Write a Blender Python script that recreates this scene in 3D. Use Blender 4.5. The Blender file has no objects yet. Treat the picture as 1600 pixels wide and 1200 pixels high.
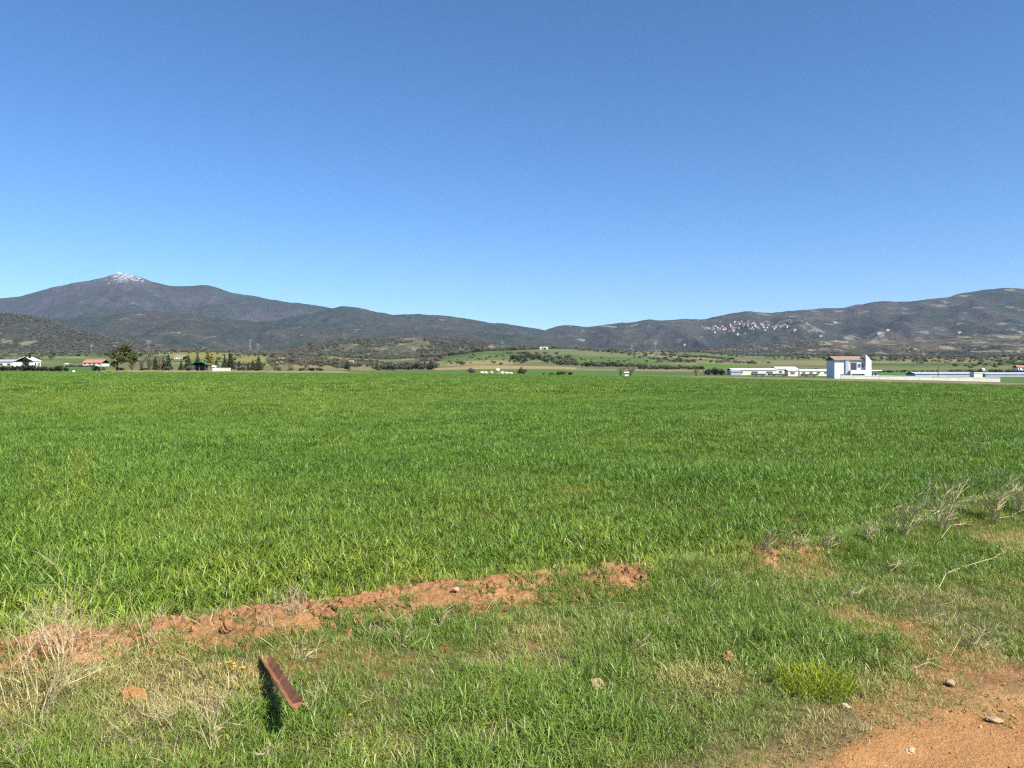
import bpy, math, random
import numpy as np
from mathutils import Vector, Matrix
random.seed(7)
RNG = np.random.default_rng(11)
SC = bpy.context.scene
COL = SC.collection
R = math.radians

# ------------------------------------------------------------------ camera
F, HZ, EYE = 1190.0, 575.0, 1.6            # focal length and eye level of the 1600x1200 frame
cam_d = bpy.data.cameras.new('camera')
cam = bpy.data.objects.new('camera', cam_d)
COL.objects.link(cam)
cam.location = (0, 0, EYE)
cam.rotation_euler = (R(90), 0, 0)
cam_d.sensor_width = 36
cam_d.lens = F / 1600 * 36
cam_d.shift_y = -(600 - HZ) / 1600
cam_d.clip_start = 0.1
cam_d.clip_end = 60000
SC.camera = cam

# ------------------------------------------------------------------ sky and sun
SUN_AZ, SUN_EL = 131.0, 44.0               # compass degrees, +Y is 0, +X is 90: right and behind the camera
world = bpy.data.worlds.new('World')
SC.world = world
world.use_nodes = True
wn = world.node_tree
wn.nodes.clear()
sky = wn.nodes.new('ShaderNodeTexSky')
sky.sky_type = 'NISHITA'
sky.sun_disc = False
sky.sun_elevation = R(SUN_EL)
sky.sun_rotation = R(SUN_AZ)
sky.altitude = 1400
sky.air_density = 1.0
sky.dust_density = 0.3
sky.ozone_density = 9.0
bg = wn.nodes.new('ShaderNodeBackground')
bg.inputs['Strength'].default_value = 0.084
wo = wn.nodes.new('ShaderNodeOutputWorld')
hs_ = wn.nodes.new('ShaderNodeHueSaturation')
hs_.inputs['Saturation'].default_value = 1.08
hs_.inputs['Hue'].default_value = 0.498
wn.links.new(sky.outputs[0], hs_.inputs['Color'])
wn.links.new(hs_.outputs[0], bg.inputs['Color'])
wn.links.new(bg.outputs[0], wo.inputs['Surface'])
sun_d = bpy.data.lights.new('sun', 'SUN')
sun_d.energy = 5.0
sun_d.angle = R(0.5)
sun_d.color = (1.0, 0.95, 0.87)
sun = bpy.data.objects.new('sun', sun_d)
COL.objects.link(sun)
sdir = Vector((math.sin(R(SUN_AZ)) * math.cos(R(SUN_EL)), math.cos(R(SUN_AZ)) * math.cos(R(SUN_EL)), math.sin(R(SUN_EL))))
sun.rotation_euler = (-sdir).to_track_quat('-Z', 'Y').to_euler()
SC.view_settings.view_transform = 'Standard'
SC.view_settings.look = 'None'
SC.view_settings.exposure = 1.0
SC.view_settings.gamma = 1.0
SC.view_settings.use_curve_mapping = False
SC.render.engine = 'CYCLES'
cy = SC.cycles
cy.max_bounces = 6
cy.diffuse_bounces = 3
cy.glossy_bounces = 2
cy.transmission_bounces = 4
cy.volume_bounces = 0
cy.transparent_max_bounces = 4
cy.use_denoising = False
cy.use_adaptive_sampling = False
cy.filter_width = 1.25
cy.sample_clamp_indirect = 4.0

# ------------------------------------------------------------------ noise
def _hash(ix, iy, seed):
    h = (ix.astype(np.int64) * 374761393 + iy.astype(np.int64) * 668265263 + seed * 1274126177) & 0xffffffff
    h = ((h ^ (h >> 13)) * 1103515245) & 0xffffffff
    h = ((h ^ (h >> 16)) * 2246822519) & 0xffffffff
    return ((h ^ (h >> 15)) & 0xffffff) / float(0xffffff)
def vn(x, y, seed=0):
    x = np.asarray(x, float); y = np.asarray(y, float)
    ix = np.floor(x); iy = np.floor(y)
    fx = x - ix; fy = y - iy
    fx = fx * fx * fx * (fx * (fx * 6 - 15) + 10); fy = fy * fy * fy * (fy * (fy * 6 - 15) + 10)
    a = _hash(ix, iy, seed); b = _hash(ix + 1, iy, seed); c = _hash(ix, iy + 1, seed); d = _hash(ix + 1, iy + 1, seed)
    return (a + (b - a) * fx) * (1 - fy) + (c + (d - c) * fx) * fy
def fbm(x, y, oct=4, seed=0):
    s = 0; a = 0.5; t = 0
    for k in range(oct):
        s = s + a * vn(x * 2 ** k + 17.3 * k, y * 2 ** k - 9.1 * k, seed + k); t += a; a *= 0.5
    return s / t
def cells(x, y, seed=0):
    """distance to the nearest jittered point, and that cell's random number"""
    x = np.asarray(x, float); y = np.asarray(y, float)
    ix = np.floor(x); iy = np.floor(y)
    best = np.full(x.shape, 9.0); rid = np.zeros(x.shape)
    for dx in (-1, 0, 1):
        for dy in (-1, 0, 1):
            cx = ix + dx; cyy = iy + dy
            px = cx + _hash(cx, cyy, seed); py = cyy + _hash(cx, cyy, seed + 5)
            d = np.hypot(px - x, py - y)
            m = d < best
            best = np.where(m, d, best); rid = np.where(m, _hash(cx, cyy, seed + 9), rid)
    return best, rid
def sst(a, b, x):
    t = np.clip((np.asarray(x, float) - a) / (b - a), 0, 1)
    return t * t * (3 - 2 * t)

# ------------------------------------------------------------------ lie of the land
FX = np.array([-40.0, -10.0, -2.77, -2.37, -1.9, -1.4, -0.86, -0.22, 0.47, 0.96, 2.12, 2.75, 3.57, 4.64, 6.06, 20.0, 60.0, 200.0])
FY = np.array([-16.0, 1.4, 4.24, 4.36, 4.54, 4.77, 5.09, 5.29, 5.58, 5.68, 6.28, 6.52, 7.06, 7.89, 8.99, 18.0, 42.0, 125.0])
def fedge(x):                               # field edge (soil bank) as y of x
    return np.interp(x, FX, FY) + 0.16 * (fbm(np.asarray(x) * 0.9, 0.3, 3, 41) - 0.5)
def gedge(x):                               # edge of the dirt track
    return np.interp(x, [-40, -3, 0, 1.06, 1.47, 1.75, 2.15, 2.53, 4, 8, 20, 60, 200], [-20.2, 0.75, 2.25, 2.92, 3.22, 3.40, 3.60, 3.70, 4.2, 6.4, 13.6, 37.8, 119.8]) + 0.3 * (fbm(np.asarray(x) * 1.3, 7.3, 3, 43) - 0.5)
FARD = np.array([200., 300, 450, 700, 1050, 1600, 2200, 3000])
FARX = np.array([-900, -300, 0, 150, 300, 450, 600, 680, 760, 850, 950, 1050, 1200, 1400, 1600, 1900, 2600])
FARY = np.array([
    # 200  300  450  700  1050 1600 2200 3000
    [578, 574, 568, 562, 556, 552, 552, 556],
    [580, 575, 569, 563, 557, 552, 552, 556],
    [581, 576, 570, 563, 557, 551, 551, 556],
    [583, 578, 571, 563, 557, 551, 551, 556],
    [584, 580, 573, 565, 556, 549, 550, 556],
    [584, 581, 576, 570, 562, 554, 552, 556],
    [585, 582, 579, 575, 569, 560, 556, 558],
    [585, 582, 578, 571, 562, 556, 556, 558],
    [585, 582, 577, 566, 552, 549, 552, 558],
    [586, 583, 577, 567, 553, 545, 550, 558],
    [589, 585, 579, 571, 559, 548, 549, 556],
    [591.5, 587, 580, 574, 563, 552, 550, 556],
    [594.5, 588.5, 583, 577, 567, 559, 556, 558],
    [597.5, 591, 586, 578, 567, 560, 557, 558],
    [601, 593, 585, 577, 566, 559, 557, 558],
    [600, 593, 585, 577, 566, 559, 557, 558],
    [600, 593, 585, 577, 566, 559, 557, 558]], float)
FARE_X = np.array([-900, 0, 140, 200, 520, 620, 1000, 1200, 1400, 1600, 2600])
FARE_Y = np.array([240, 236, 230, 206, 206, 224, 210, 190, 172, 156, 140])
def faredge(px): return np.interp(px, FARE_X, FARE_Y)

def gz(x, y):
    x = np.asarray(x, float); y = np.asarray(y, float)
    xc = np.clip(x, -180, 180)
    near = (-0.012 * xc - 0.00005 * xc * xc) * sst(4, 60, np.hypot(x, y)) - 0.35 * sst(40, 200, y)
    near = near + 0.05 * (fbm(x * 0.5, y * 0.5, 3, 3) - 0.5) * sst(0.5, 2, np.hypot(x, y))
    d = (y - fedge(x)) * 0.88               # soil bank and the slight fall to the field behind it
    lump = fbm(x * 2.3, y * 2.3, 3, 5)
    near = near + 0.075 * np.exp(-(d / 0.28) ** 2) * (0.3 + 1.2 * lump) - 0.05 * sst(0.2, 1.0, d) * (1 - sst(20, 60, d))
    near = near - 0.045 * sst(0.15, -0.25, (y - gedge(x))) * (np.hypot(x, y) < 60)
    ys = np.maximum(y, 60.0)
    px = np.clip(800 + F * x / ys, FARX[0], FARX[-1])
    yy = np.clip(ys, FARD[0], FARD[-1])
    ci = np.clip(np.searchsorted(FARX, px) - 1, 0, len(FARX) - 2); cf = (px - FARX[ci]) / (FARX[ci + 1] - FARX[ci])
    cf = cf * cf * (3 - 2 * cf)
    ri = np.clip(np.searchsorted(FARD, yy) - 1, 0, len(FARD) - 2); rf = (np.log(yy) - np.log(FARD[ri])) / (np.log(FARD[ri + 1]) - np.log(FARD[ri]))
    py = (FARY[ci, ri] * (1 - cf) + FARY[ci + 1, ri] * cf) * (1 - rf) + (FARY[ci, ri + 1] * (1 - cf) + FARY[ci + 1, ri + 1] * cf) * rf
    far = EYE - (py - HZ) * yy / F + (fbm(x * 0.006, y * 0.006, 3, 8) - 0.5) * 6 * sst(300, 900, y)
    w = sst(170, 300, y)
    fe = faredge(px)
    lift = 0.55 * sst(fe - 1, fe + 5, y) * sst(232, 212, y) * sst(980, 1150, px)
    lift = lift + 0.55 * sst(fe - 1, fe + 5, y) * sst(330, 260, y) * sst(140, 200, px) * sst(600, 520, px)
    return near * (1 - w) + far * w + lift
def gzf(x, y): return float(gz(np.array([x]), np.array([y]))[0])
def foot(px, py):                           # where a sight line through (px, py) meets the near ground
    D = EYE * F / (py - HZ)
    for _ in range(6):
        D = (EYE - gzf((px - 800) / F * D, D)) * F / (py - HZ)
    return (px - 800) / F * D, D
def at(px, D): return (px - 800) / F * D
# ------------------------------------------------------------------ mesh helpers
def link(o, parent=None):
    COL.objects.link(o)
    if parent is not None: o.parent = parent
    return o
def tag(o, label=None, cat=None, group=None, kind=None):
    for k, v in (('label', label), ('category', cat), ('group', group), ('kind', kind)):
        if v: o[k] = v
    return o
def meshdata(name, verts, quads=None, tris=None, mat=None, smooth=False, attrs=None):
    me = bpy.data.meshes.new(name)
    v = np.asarray(verts, np.float32).reshape(-1, 3)
    loops = []; starts = []; n = 0
    if quads is not None and len(quads):
        q = np.asarray(quads, np.int32).reshape(-1, 4); loops.append(q.ravel()); starts.append(np.arange(len(q)) * 4); n = q.size
    if tris is not None and len(tris):
        t = np.asarray(tris, np.int32).reshape(-1, 3); loops.append(t.ravel()); starts.append(np.arange(len(t)) * 3 + n)
    loops = np.concatenate(loops); starts = np.concatenate(starts).astype(np.int32)
    me.vertices.add(len(v)); me.vertices.foreach_set('co', v.ravel())
    me.loops.add(len(loops)); me.loops.foreach_set('vertex_index', loops.astype(np.int32))
    me.polygons.add(len(starts)); me.polygons.foreach_set('loop_start', starts)
    me.polygons.foreach_set('use_smooth', np.full(len(starts), bool(smooth)))
    if attrs:
        for k, a in attrs.items():
            a = np.asarray(a, np.float32)
            if a.ndim == 1:
                at_ = me.attributes.new(k, 'FLOAT', 'POINT'); at_.data.foreach_set('value', a)
            else:
                if a.shape[1] == 3: a = np.hstack([a, np.ones((len(a), 1), np.float32)])
                at_ = me.attributes.new(k, 'FLOAT_COLOR', 'POINT'); at_.data.foreach_set('color', a.ravel())
    me.update(calc_edges=True); me.validate()
    if mat: me.materials.append(mat)
    return me
def mobj(name, verts, quads=None, tris=None, mat=None, parent=None, smooth=False, attrs=None, lnk=True):
    o = bpy.data.objects.new(name, meshdata(name, verts, quads, tris, mat, smooth, attrs))
    if lnk: link(o, parent)
    return o
def empty(name, loc=(0, 0, 0), rz=0):
    o = bpy.data.objects.new(name, None); link(o); o.location = loc; o.rotation_euler = (0, 0, rz); o.empty_display_size = 0.2
    return o
def copy_tree(o, parent=None):
    c = o.copy(); COL.objects.link(c); c.parent = parent
    for ch in o.children:
        if ch.name in SC.objects and ch is not c: copy_tree(ch, c)
    return c
class MB:
    def __init__(s): s.v = []; s.q = []; s.t = []
    def quad(s, a, b, c, d):
        n = len(s.v); s.v += [a, b, c, d]; s.q.append((n, n + 1, n + 2, n + 3)); return s
    def box(s, x0, x1, y0, y1, z0, z1):
        n = len(s.v)
        s.v += [(x0, y0, z0), (x1, y0, z0), (x1, y1, z0), (x0, y1, z0), (x0, y0, z1), (x1, y0, z1), (x1, y1, z1), (x0, y1, z1)]
        s.q += [(n, n + 3, n + 2, n + 1), (n + 4, n + 5, n + 6, n + 7), (n, n + 1, n + 5, n + 4), (n + 1, n + 2, n + 6, n + 5), (n + 2, n + 3, n + 7, n + 6), (n + 3, n, n + 4, n + 7)]
        return s
    def prism(s, prof, y0, y1, axis='y'):   # a profile in (x, z) swept along y (or in (y, z) along x)
        n = len(s.v); k = len(prof)
        for yy in (y0, y1):
            for a, b in prof: s.v.append((a, yy, b) if axis == 'y' else (yy, a, b))
        for i in range(k):
            j = (i + 1) % k
            s.q.append((n + i, n + j, n + k + j, n + k + i))
        for i in range(1, k - 1):
            s.t.append((n, n + i + 1, n + i)); s.t.append((n + k, n + k + i, n + k + i + 1))
        return s
    def tube(s, pts, rad, sides=4):
        n0 = len(s.v); pts = [Vector(p) for p in pts]
        for i, p in enumerate(pts):
            d = (pts[min(i + 1, len(pts) - 1)] - pts[max(i - 1, 0)])
            d = d.normalized() if d.length > 1e-9 else Vector((0, 0, 1))
            u = d.cross(Vector((0.31, 0.95, 0.05))).normalized(); w = d.cross(u)
            r = rad[i] if hasattr(rad, '__len__') else rad
            for k in range(sides):
                a = 2 * math.pi * k / sides
                s.v.append(tuple(p + (u * math.cos(a) + w * math.sin(a)) * r))
        for i in range(len(pts) - 1):
            for k in range(sides):
                a = n0 + i * sides + k; b = n0 + i * sides + (k + 1) % sides
                s.q.append((a, b, b + sides, a + sides))
        for k in range(1, sides - 1):
            s.t.append((n0, n0 + k + 1, n0 + k)); m = n0 + (len(pts) - 1) * sides; s.t.append((m, m + k, m + k + 1))
        return s
    def build(s, name, mat, parent=None, smooth=False, lnk=True):
        return mobj(name, s.v, s.q, s.t, mat, parent, smooth, lnk=lnk)

# ------------------------------------------------------------------ materials
MATS = {}
class NT:
    def __init__(s, name):
        s.m = bpy.data.materials.new(name); s.m.use_nodes = True; s.t = s.m.node_tree; s.t.nodes.clear(); MATS[name] = s.m
        s.out = s.t.nodes.new('ShaderNodeOutputMaterial')
    def n(s, typ, **kw):
        nd = s.t.nodes.new(typ)
        for k, v in kw.items():
            if k.startswith('i_'): nd.inputs[k[2:].replace('_', ' ')].default_value = v
            else: setattr(nd, k, v)
        return nd
    def l(s, a, b): s.t.links.new(a, b)
    def pos(s): return s.n('ShaderNodeNewGeometry').outputs['Position']
    def noise(s, scale, detail=3, rough=0.55, vec=None, stretch=None):
        nd = s.n('ShaderNodeTexNoise'); nd.inputs['Scale'].default_value = scale; nd.inputs['Detail'].default_value = detail; nd.inputs['Roughness'].default_value = rough
        v = vec if vec is not None else s.pos()
        if stretch:
            mp = s.n('ShaderNodeMapping'); mp.inputs['Scale'].default_value = stretch; s.l(v, mp.inputs[0]); v = mp.outputs[0]
        s.l(v, nd.inputs['Vector']); return nd.outputs[0]
    def ramp(s, fac, stops):
        nd = s.n('ShaderNodeValToRGB'); e = nd.color_ramp.elements
        while len(e) < len(stops): e.new(0.5)
        for i, (p, c) in enumerate(stops):
            e[i].position = p; e[i].color = (c, c, c, 1) if not hasattr(c, '__len__') else (*c, 1)
        s.l(fac, nd.inputs[0]); return nd.outputs[0]
    def mix(s, fac, a, b, mode='MIX'):
        nd = s.n('ShaderNodeMix', data_type='RGBA', blend_type=mode)
        for sock, v in ((nd.inputs[0], fac), (nd.inputs[6], a), (nd.inputs[7], b)):
            if hasattr(v, 'is_output'): s.l(v, sock)
            elif hasattr(v, '__len__'): sock.default_value = (*v, 1) if len(v) == 3 else v
            else: sock.default_value = v
        return nd.outputs[2]
    def math(s, op, a, b=None, clamp=False):
        nd = s.n('ShaderNodeMath', operation=op, use_clamp=clamp)
        for sock, v in ((nd.inputs[0], a), (nd.inputs[1], b)):
            if v is None: continue
            if hasattr(v, 'is_output'): s.l(v, sock)
            else: sock.default_value = v
        return nd.outputs[0]
    def bsdf(s, col, rough=0.9, spec=0.2, bump=None, bstr=0.5, bdist=0.02, metal=0.0):
        p = s.n('ShaderNodeBsdfPrincipled')
        if hasattr(col, 'is_output'): s.l(col, p.inputs['Base Color'])
        else: p.inputs['Base Color'].default_value = (*col, 1)
        if hasattr(rough, 'is_output'): s.l(rough, p.inputs['Roughness'])
        else: p.inputs['Roughness'].default_value = rough
        p.inputs['Specular IOR Level'].default_value = spec
        p.inputs['Metallic'].default_value = metal
        if bump is not None:
            b = s.n('ShaderNodeBump'); b.inputs['Strength'].default_value = bstr; b.inputs['Distance'].default_value = bdist
            s.l(bump, b.inputs['Height']); s.l(b.outputs[0], p.inputs['Normal'])
        s.l(p.outputs[0], s.out.inputs['Surface']); return p
def plain(name, col, var=0.25, scale=2.0, rough=0.85, spec=0.2, bump=0.0, bscale=20, bdist=0.01, obj=False):
    t = NT(name)
    v = t.n('ShaderNodeTexCoord').outputs['Object'] if obj else None
    n = t.noise(scale, 4, 0.6, v)
    f = t.ramp(n, [(0.3, 1 - var), (0.7, 1 + var)])
    c = t.mix(1.0, col, f, 'MULTIPLY')
    if bump: t.bsdf(c, rough, spec, t.noise(bscale, 4, 0.6, v), bump, bdist)
    else: t.bsdf(c, rough, spec)
    return t.m

def grass_mat(name, dark, light, yellow, base, transl=0.35, gloss=0.35, nscale=0.6):
    t = NT(name)
    a = t.n('ShaderNodeAttribute', attribute_name='bl'); sp = t.n('ShaderNodeSeparateColor'); t.l(a.outputs['Color'], sp.inputs[0])
    h, r = sp.outputs[0], sp.outputs[1]
    oi = t.n('ShaderNodeObjectInfo').outputs['Random']
    nz = t.noise(nscale, 3, 0.6)
    f = t.math('MULTIPLY_ADD', r, 0.5); f.node.inputs[2].default_value = 0.0
    nz2 = t.noise(nscale * 6, 3, 0.6)
    f = t.math('ADD', f, t.math('MULTIPLY', oi, 0.25)); f = t.math('ADD', f, t.math('MULTIPLY', t.math('SUBTRACT', nz2, 0.5), 0.7)); f = t.math('ADD', f, t.math('MULTIPLY', t.math('SUBTRACT', nz, 0.36), 0.7), True)
    c = t.mix(f, dark, light)
    ya = t.n('ShaderNodeAttribute', attribute_name='yel', attribute_type='INSTANCER').outputs['Fac']
    yf = t.math('MULTIPLY', ya, t.math('ADD', t.math('MULTIPLY', r, 0.9), 0.35), True)
    c = t.mix(yf, c, yellow)
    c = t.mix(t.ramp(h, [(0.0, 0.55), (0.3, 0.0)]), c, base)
    p = t.n('ShaderNodeBsdfPrincipled'); t.l(c, p.inputs['Base Color']); p.inputs['Roughness'].default_value = 0.42; p.inputs['Specular IOR Level'].default_value = gloss
    tr = t.n('ShaderNodeBsdfTranslucent'); t.l(t.mix(1.0, c, (1.25, 1.2, 0.6), 'MULTIPLY'), tr.inputs['Color'])
    mx = t.n('ShaderNodeMixShader'); mx.inputs[0].default_value = transl
    t.l(p.outputs[0], mx.inputs[1]); t.l(tr.outputs[0], mx.inputs[2]); t.l(mx.outputs[0], t.out.inputs['Surface'])
    return t.m
def leaf_mat(name, dark, light, transl=0.2, sc=1.5):
    t = NT(name)
    a = t.n('ShaderNodeAttribute', attribute_name='bl'); sp = t.n('ShaderNodeSeparateColor'); t.l(a.outputs['Color'], sp.inputs[0])
    oi = t.n('ShaderNodeObjectInfo').outputs['Random']
    f = t.math('ADD', t.math('MULTIPLY', sp.outputs[1], 0.7), t.math('MULTIPLY', oi, 0.35), True)
    c = t.mix(f, dark, light)
    p = t.n('ShaderNodeBsdfPrincipled'); t.l(c, p.inputs['Base Color']); p.inputs['Roughness'].default_value = 0.6; p.inputs['Specular IOR Level'].default_value = 0.25
    tr = t.n('ShaderNodeBsdfTranslucent'); t.l(c, tr.inputs['Color'])
    mx = t.n('ShaderNodeMixShader'); mx.inputs[0].default_value = transl
    t.l(p.outputs[0], mx.inputs[1]); t.l(tr.outputs[0], mx.inputs[2]); t.l(mx.outputs[0], t.out.inputs['Surface'])
    return t.m
M_WHEAT = grass_mat('wheat_leaf', (0.034, 0.094, 0.009), (0.205, 0.338, 0.042), (0.36, 0.38, 0.05), (0.030, 0.050, 0.012), 0.2, 0.3, 0.35)  # blade base darkened: shade of the gaps between plants put into the colour
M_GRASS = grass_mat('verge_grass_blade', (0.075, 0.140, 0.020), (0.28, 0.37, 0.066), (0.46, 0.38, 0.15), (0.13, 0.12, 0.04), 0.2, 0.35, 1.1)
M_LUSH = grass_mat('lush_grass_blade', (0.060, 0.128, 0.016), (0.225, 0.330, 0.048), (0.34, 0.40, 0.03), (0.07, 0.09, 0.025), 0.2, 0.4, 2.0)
M_STRAW = plain('dry_stem', (0.44, 0.35, 0.205), 0.25, 9, 0.8, 0.2)
M_GREYSTEM = plain('weathered_stem', (0.47, 0.38, 0.22), 0.25, 9, 0.85, 0.15)
M_SOILG = None

def soil_mat(name, dark, light, pale):
    t = NT(name)
    n1 = t.noise(3.0, 5, 0.65); n2 = t.noise(38, 4, 0.7); n3 = t.noise(160, 3, 0.6)
    c = t.mix(t.ramp(n1, [(0.3, 0), (0.7, 1)]), dark, light)
    c = t.mix(t.math('MULTIPLY', t.ramp(n2, [(0.5, 0), (0.75, 1)]), 0.6), c, pale)
    c = t.mix(1.0, c, t.ramp(n3, [(0.3, 0.75), (0.7, 1.2)]), 'MULTIPLY')
    hgt = t.math('ADD', n2, t.math('MULTIPLY', n3, 0.35))
    t.bsdf(c, 0.95, 0.1, hgt, 0.9, 0.02)
    return t.m
M_SOIL = soil_mat('red_soil', (0.20, 0.092, 0.042), (0.43, 0.22, 0.098), (0.52, 0.33, 0.18))
M_TRACK = soil_mat('track_dirt', (0.31, 0.155, 0.060), (0.39, 0.205, 0.078), (0.48, 0.29, 0.14))
M_STONE = plain('pale_stone', (0.40, 0.285, 0.17), 0.25, 14, 0.9, 0.2, 0.6, 60, 0.01)
M_CLOD = plain('soil_clod', (0.34, 0.155, 0.062), 0.3, 14, 0.95, 0.1, 0.7, 60, 0.01)

# ------------------------------------------------------------------ the ground, one sheet out to the mountains
def build_ground():
    ang = np.concatenate([np.arange(-180, -50, 3.0), np.arange(-50, 50, 0.17), np.arange(50, 180, 3.0)])
    nr = 430
    rad = 0.6 * (12500 / 0.6) ** (np.arange(nr) / (nr - 1))
    A, RR = np.meshgrid(np.radians(ang), rad)
    X = RR * np.sin(A); Y = RR * np.cos(A)
    Z = gz(X, Y)
    d = (Y - fedge(X)) * 0.88
    Z = Z - 0.04 * np.exp(-(d / 0.33) ** 2) * (np.hypot(X, Y) < 40) - 0.03 * sst(0.02, -0.2, Y - gedge(X)) * (np.hypot(X, Y) < 40)
    # colours: verge, wheat field, far fields
    n1 = fbm(X * 1.7, Y * 1.7, 4, 21)[..., None]
    soil = np.array([0.30, 0.15, 0.07]); verge = np.array([0.125, 0.098, 0.045]); wheat = np.array([0.060, 0.105, 0.020])
    C = np.where((n1 > 0.66), soil * 0.9, verge) * np.ones(X.shape + (3,))
    dd = d[..., None]
    C = np.where(dd > 0.1, soil * np.array([.5, .6, .5]) * (1 - sst(5, 22, RR))[..., None] + wheat * sst(5, 22, RR)[..., None], C)
    gq = (Y - gedge(X)) * 0.88 + 0.4 * (fbm(X * 2.2, Y * 2.2, 3, 23) - 0.5)
    thin = (sst(0.24, -0.1, gq) * (RR < 60))[..., None]
    C = C * (1 - thin) + np.array([0.27, 0.165, 0.075]) * thin
    C = np.where((Y < gedge(X))[..., None], np.array([0.33, 0.175, 0.07]), C)
    # far fields
    ys = np.maximum(Y, 1.0); PX = 800 + F * X / ys
    fe = faredge(PX)
    wob = (fbm(X * 0.01, Y * 0.01, 3, 50) - 0.5) * 1.2
    _, rid = cells(X / 190 + wob, Y / 150 + wob, 77)
    pal = np.array([(0.075, 0.125, 0.030), (0.095, 0.14, 0.035), (0.060, 0.105, 0.028), (0.17, 0.155, 0.065), (0.13, 0.14, 0.05), (0.085, 0.12, 0.04), (0.21, 0.165, 0.085), (0.11, 0.125, 0.055)])
    FC = pal[np.clip((rid * len(pal)).astype(int), 0, len(pal) - 1)]
    FC = FC * (0.85 + 0.3 * fbm(X * 0.03, Y * 0.03, 4, 60))[..., None]
    farm = (Y > fe) | (Y < -60) | (np.abs(A) > R(50)) & (RR > 60)
    C = np.where(farm[..., None], FC, C)
    def over(px0, px1, y0, y1, col, soft=0.0):
        m = (PX > px0) & (PX < px1) & (Y > y0) & (Y < y1) & (Y > fe)
        C[m] = np.array(col) * (0.85 + 0.3 * fbm(X[m] * 0.03, Y[m] * 0.03, 4, 61))[:, None]
    # grassy margin behind the wheat, dry on the right
    m = (Y > fe) & (Y < fe + 36 + 10 * vn(X * 0.05, Y * 0.05, 4)) & (PX > 150) & (PX < 540); C[m] = (0.23, 0.19, 0.10)
    m = (Y > fe - 2) & (Y < fe + 24) & (PX > 1000); C[m] = np.array((0.185, 0.15, 0.085)) * (0.8 + 0.4 * fbm(X[m] * .2, Y[m] * .2, 3, 66))[:, None]
    over(540, 1000, 230, 430, (0.075, 0.13, 0.03)); over(1000, 1700, 245, 330, (0.085, 0.13, 0.035))
    over(100, 150, 235, 420, (0.07, 0.125, 0.03)); over(265, 415, 900, 1500, (0.185, 0.172, 0.050)); over(320, 430, 1500, 1900, (0.10, 0.16, 0.035))
    over(680, 900, 470, 560, (0.26, 0.20, 0.09)); over(700, 800, 640, 780, (0.22, 0.19, 0.08)); over(690, 830, 800, 1100, (0.098, 0.130, 0.038)); over(830, 870, 800, 1400, (0.115, 0.13, 0.050))
    over(880, 1130, 700, 830, (0.085, 0.125, 0.034)); over(870, 1000, 1150, 1500, (0.12, 0.14, 0.055)); over(1090, 1180, 620, 900, (0.085, 0.145, 0.032)); over(1360, 1500, 400, 620, (0.08, 0.14, 0.035)); over(1480, 1600, 380, 520, (0.08, 0.14, 0.032))
    n, mth = X.shape
    idx = np.arange(n * mth).reshape(n, mth)
    nxt = np.roll(idx, -1, axis=1)
    q = np.stack([idx[:-1], idx[1:], nxt[1:], nxt[:-1]], -1).reshape(-1, 4)
    V = np.stack([X, Y, Z], -1).reshape(-1, 3)
    t = NT('open_ground')
    a = t.n('ShaderNodeAttribute', attribute_name='gcol').outputs['Color']
    nb = t.noise(6, 5, 0.65); nf = t.noise(0.25, 4, 0.6)
    c = t.mix(1.0, a, t.ramp(nb, [(0.3, 0.7), (0.7, 1.25)]), 'MULTIPLY')
    c = t.mix(1.0, c, t.ramp(nf, [(0.3, 0.82), (0.7, 1.15)]), 'MULTIPLY')
    t.bsdf(c, 0.95, 0.08, t.noise(30, 4, 0.7), 0.7, 0.03)
    # a cap right under the camera closes the sheet
    c0 = len(V); V = np.vstack([V, [[0, 0, gzf(0, 0)]]])
    tris = np.stack([np.full(mth, c0), idx[0], nxt[0]], -1)
    cc = np.vstack([C.reshape(-1, 3), [[0.3, 0.15, 0.07]]])
    o = mobj('ground', V, q, tris, t.m, None, True, {'gcol': cc})
    tag(o, kind='structure')
build_ground()

# dirt track at the camera's feet
def build_track():
    xs = np.arange(-3.2, 12, 0.045); vv = np.linspace(-3.2, 0.22, 76)
    X, V = np.meshgrid(xs, vv)
    Y = gedge(X) + V
    Z = gz(X, Y) + 0.012 + 0.018 * (fbm(X * 5, Y * 5, 4, 31) - 0.5)
    Z -= 0.07 * sst(-0.12, 0.22, V - 0.5 * (fbm(X * 3.2, Y * 3.2, 4, 36) - 0.5))
    Z -= 0.03 * np.exp(-((V + 0.9) / 0.22) ** 2) + 0.03 * np.exp(-((V + 2.4) / 0.22) ** 2)
    n, m = X.shape; idx = np.arange(n * m).reshape(n, m)
    q = np.stack([idx[:-1, :-1], idx[:-1, 1:], idx[1:, 1:], idx[1:, :-1]], -1).reshape(-1, 4)
    tag(mobj('dirt_track', np.stack([X, Y, Z], -1), q, None, M_TRACK, None, True), kind='structure')
build_track()

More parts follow.
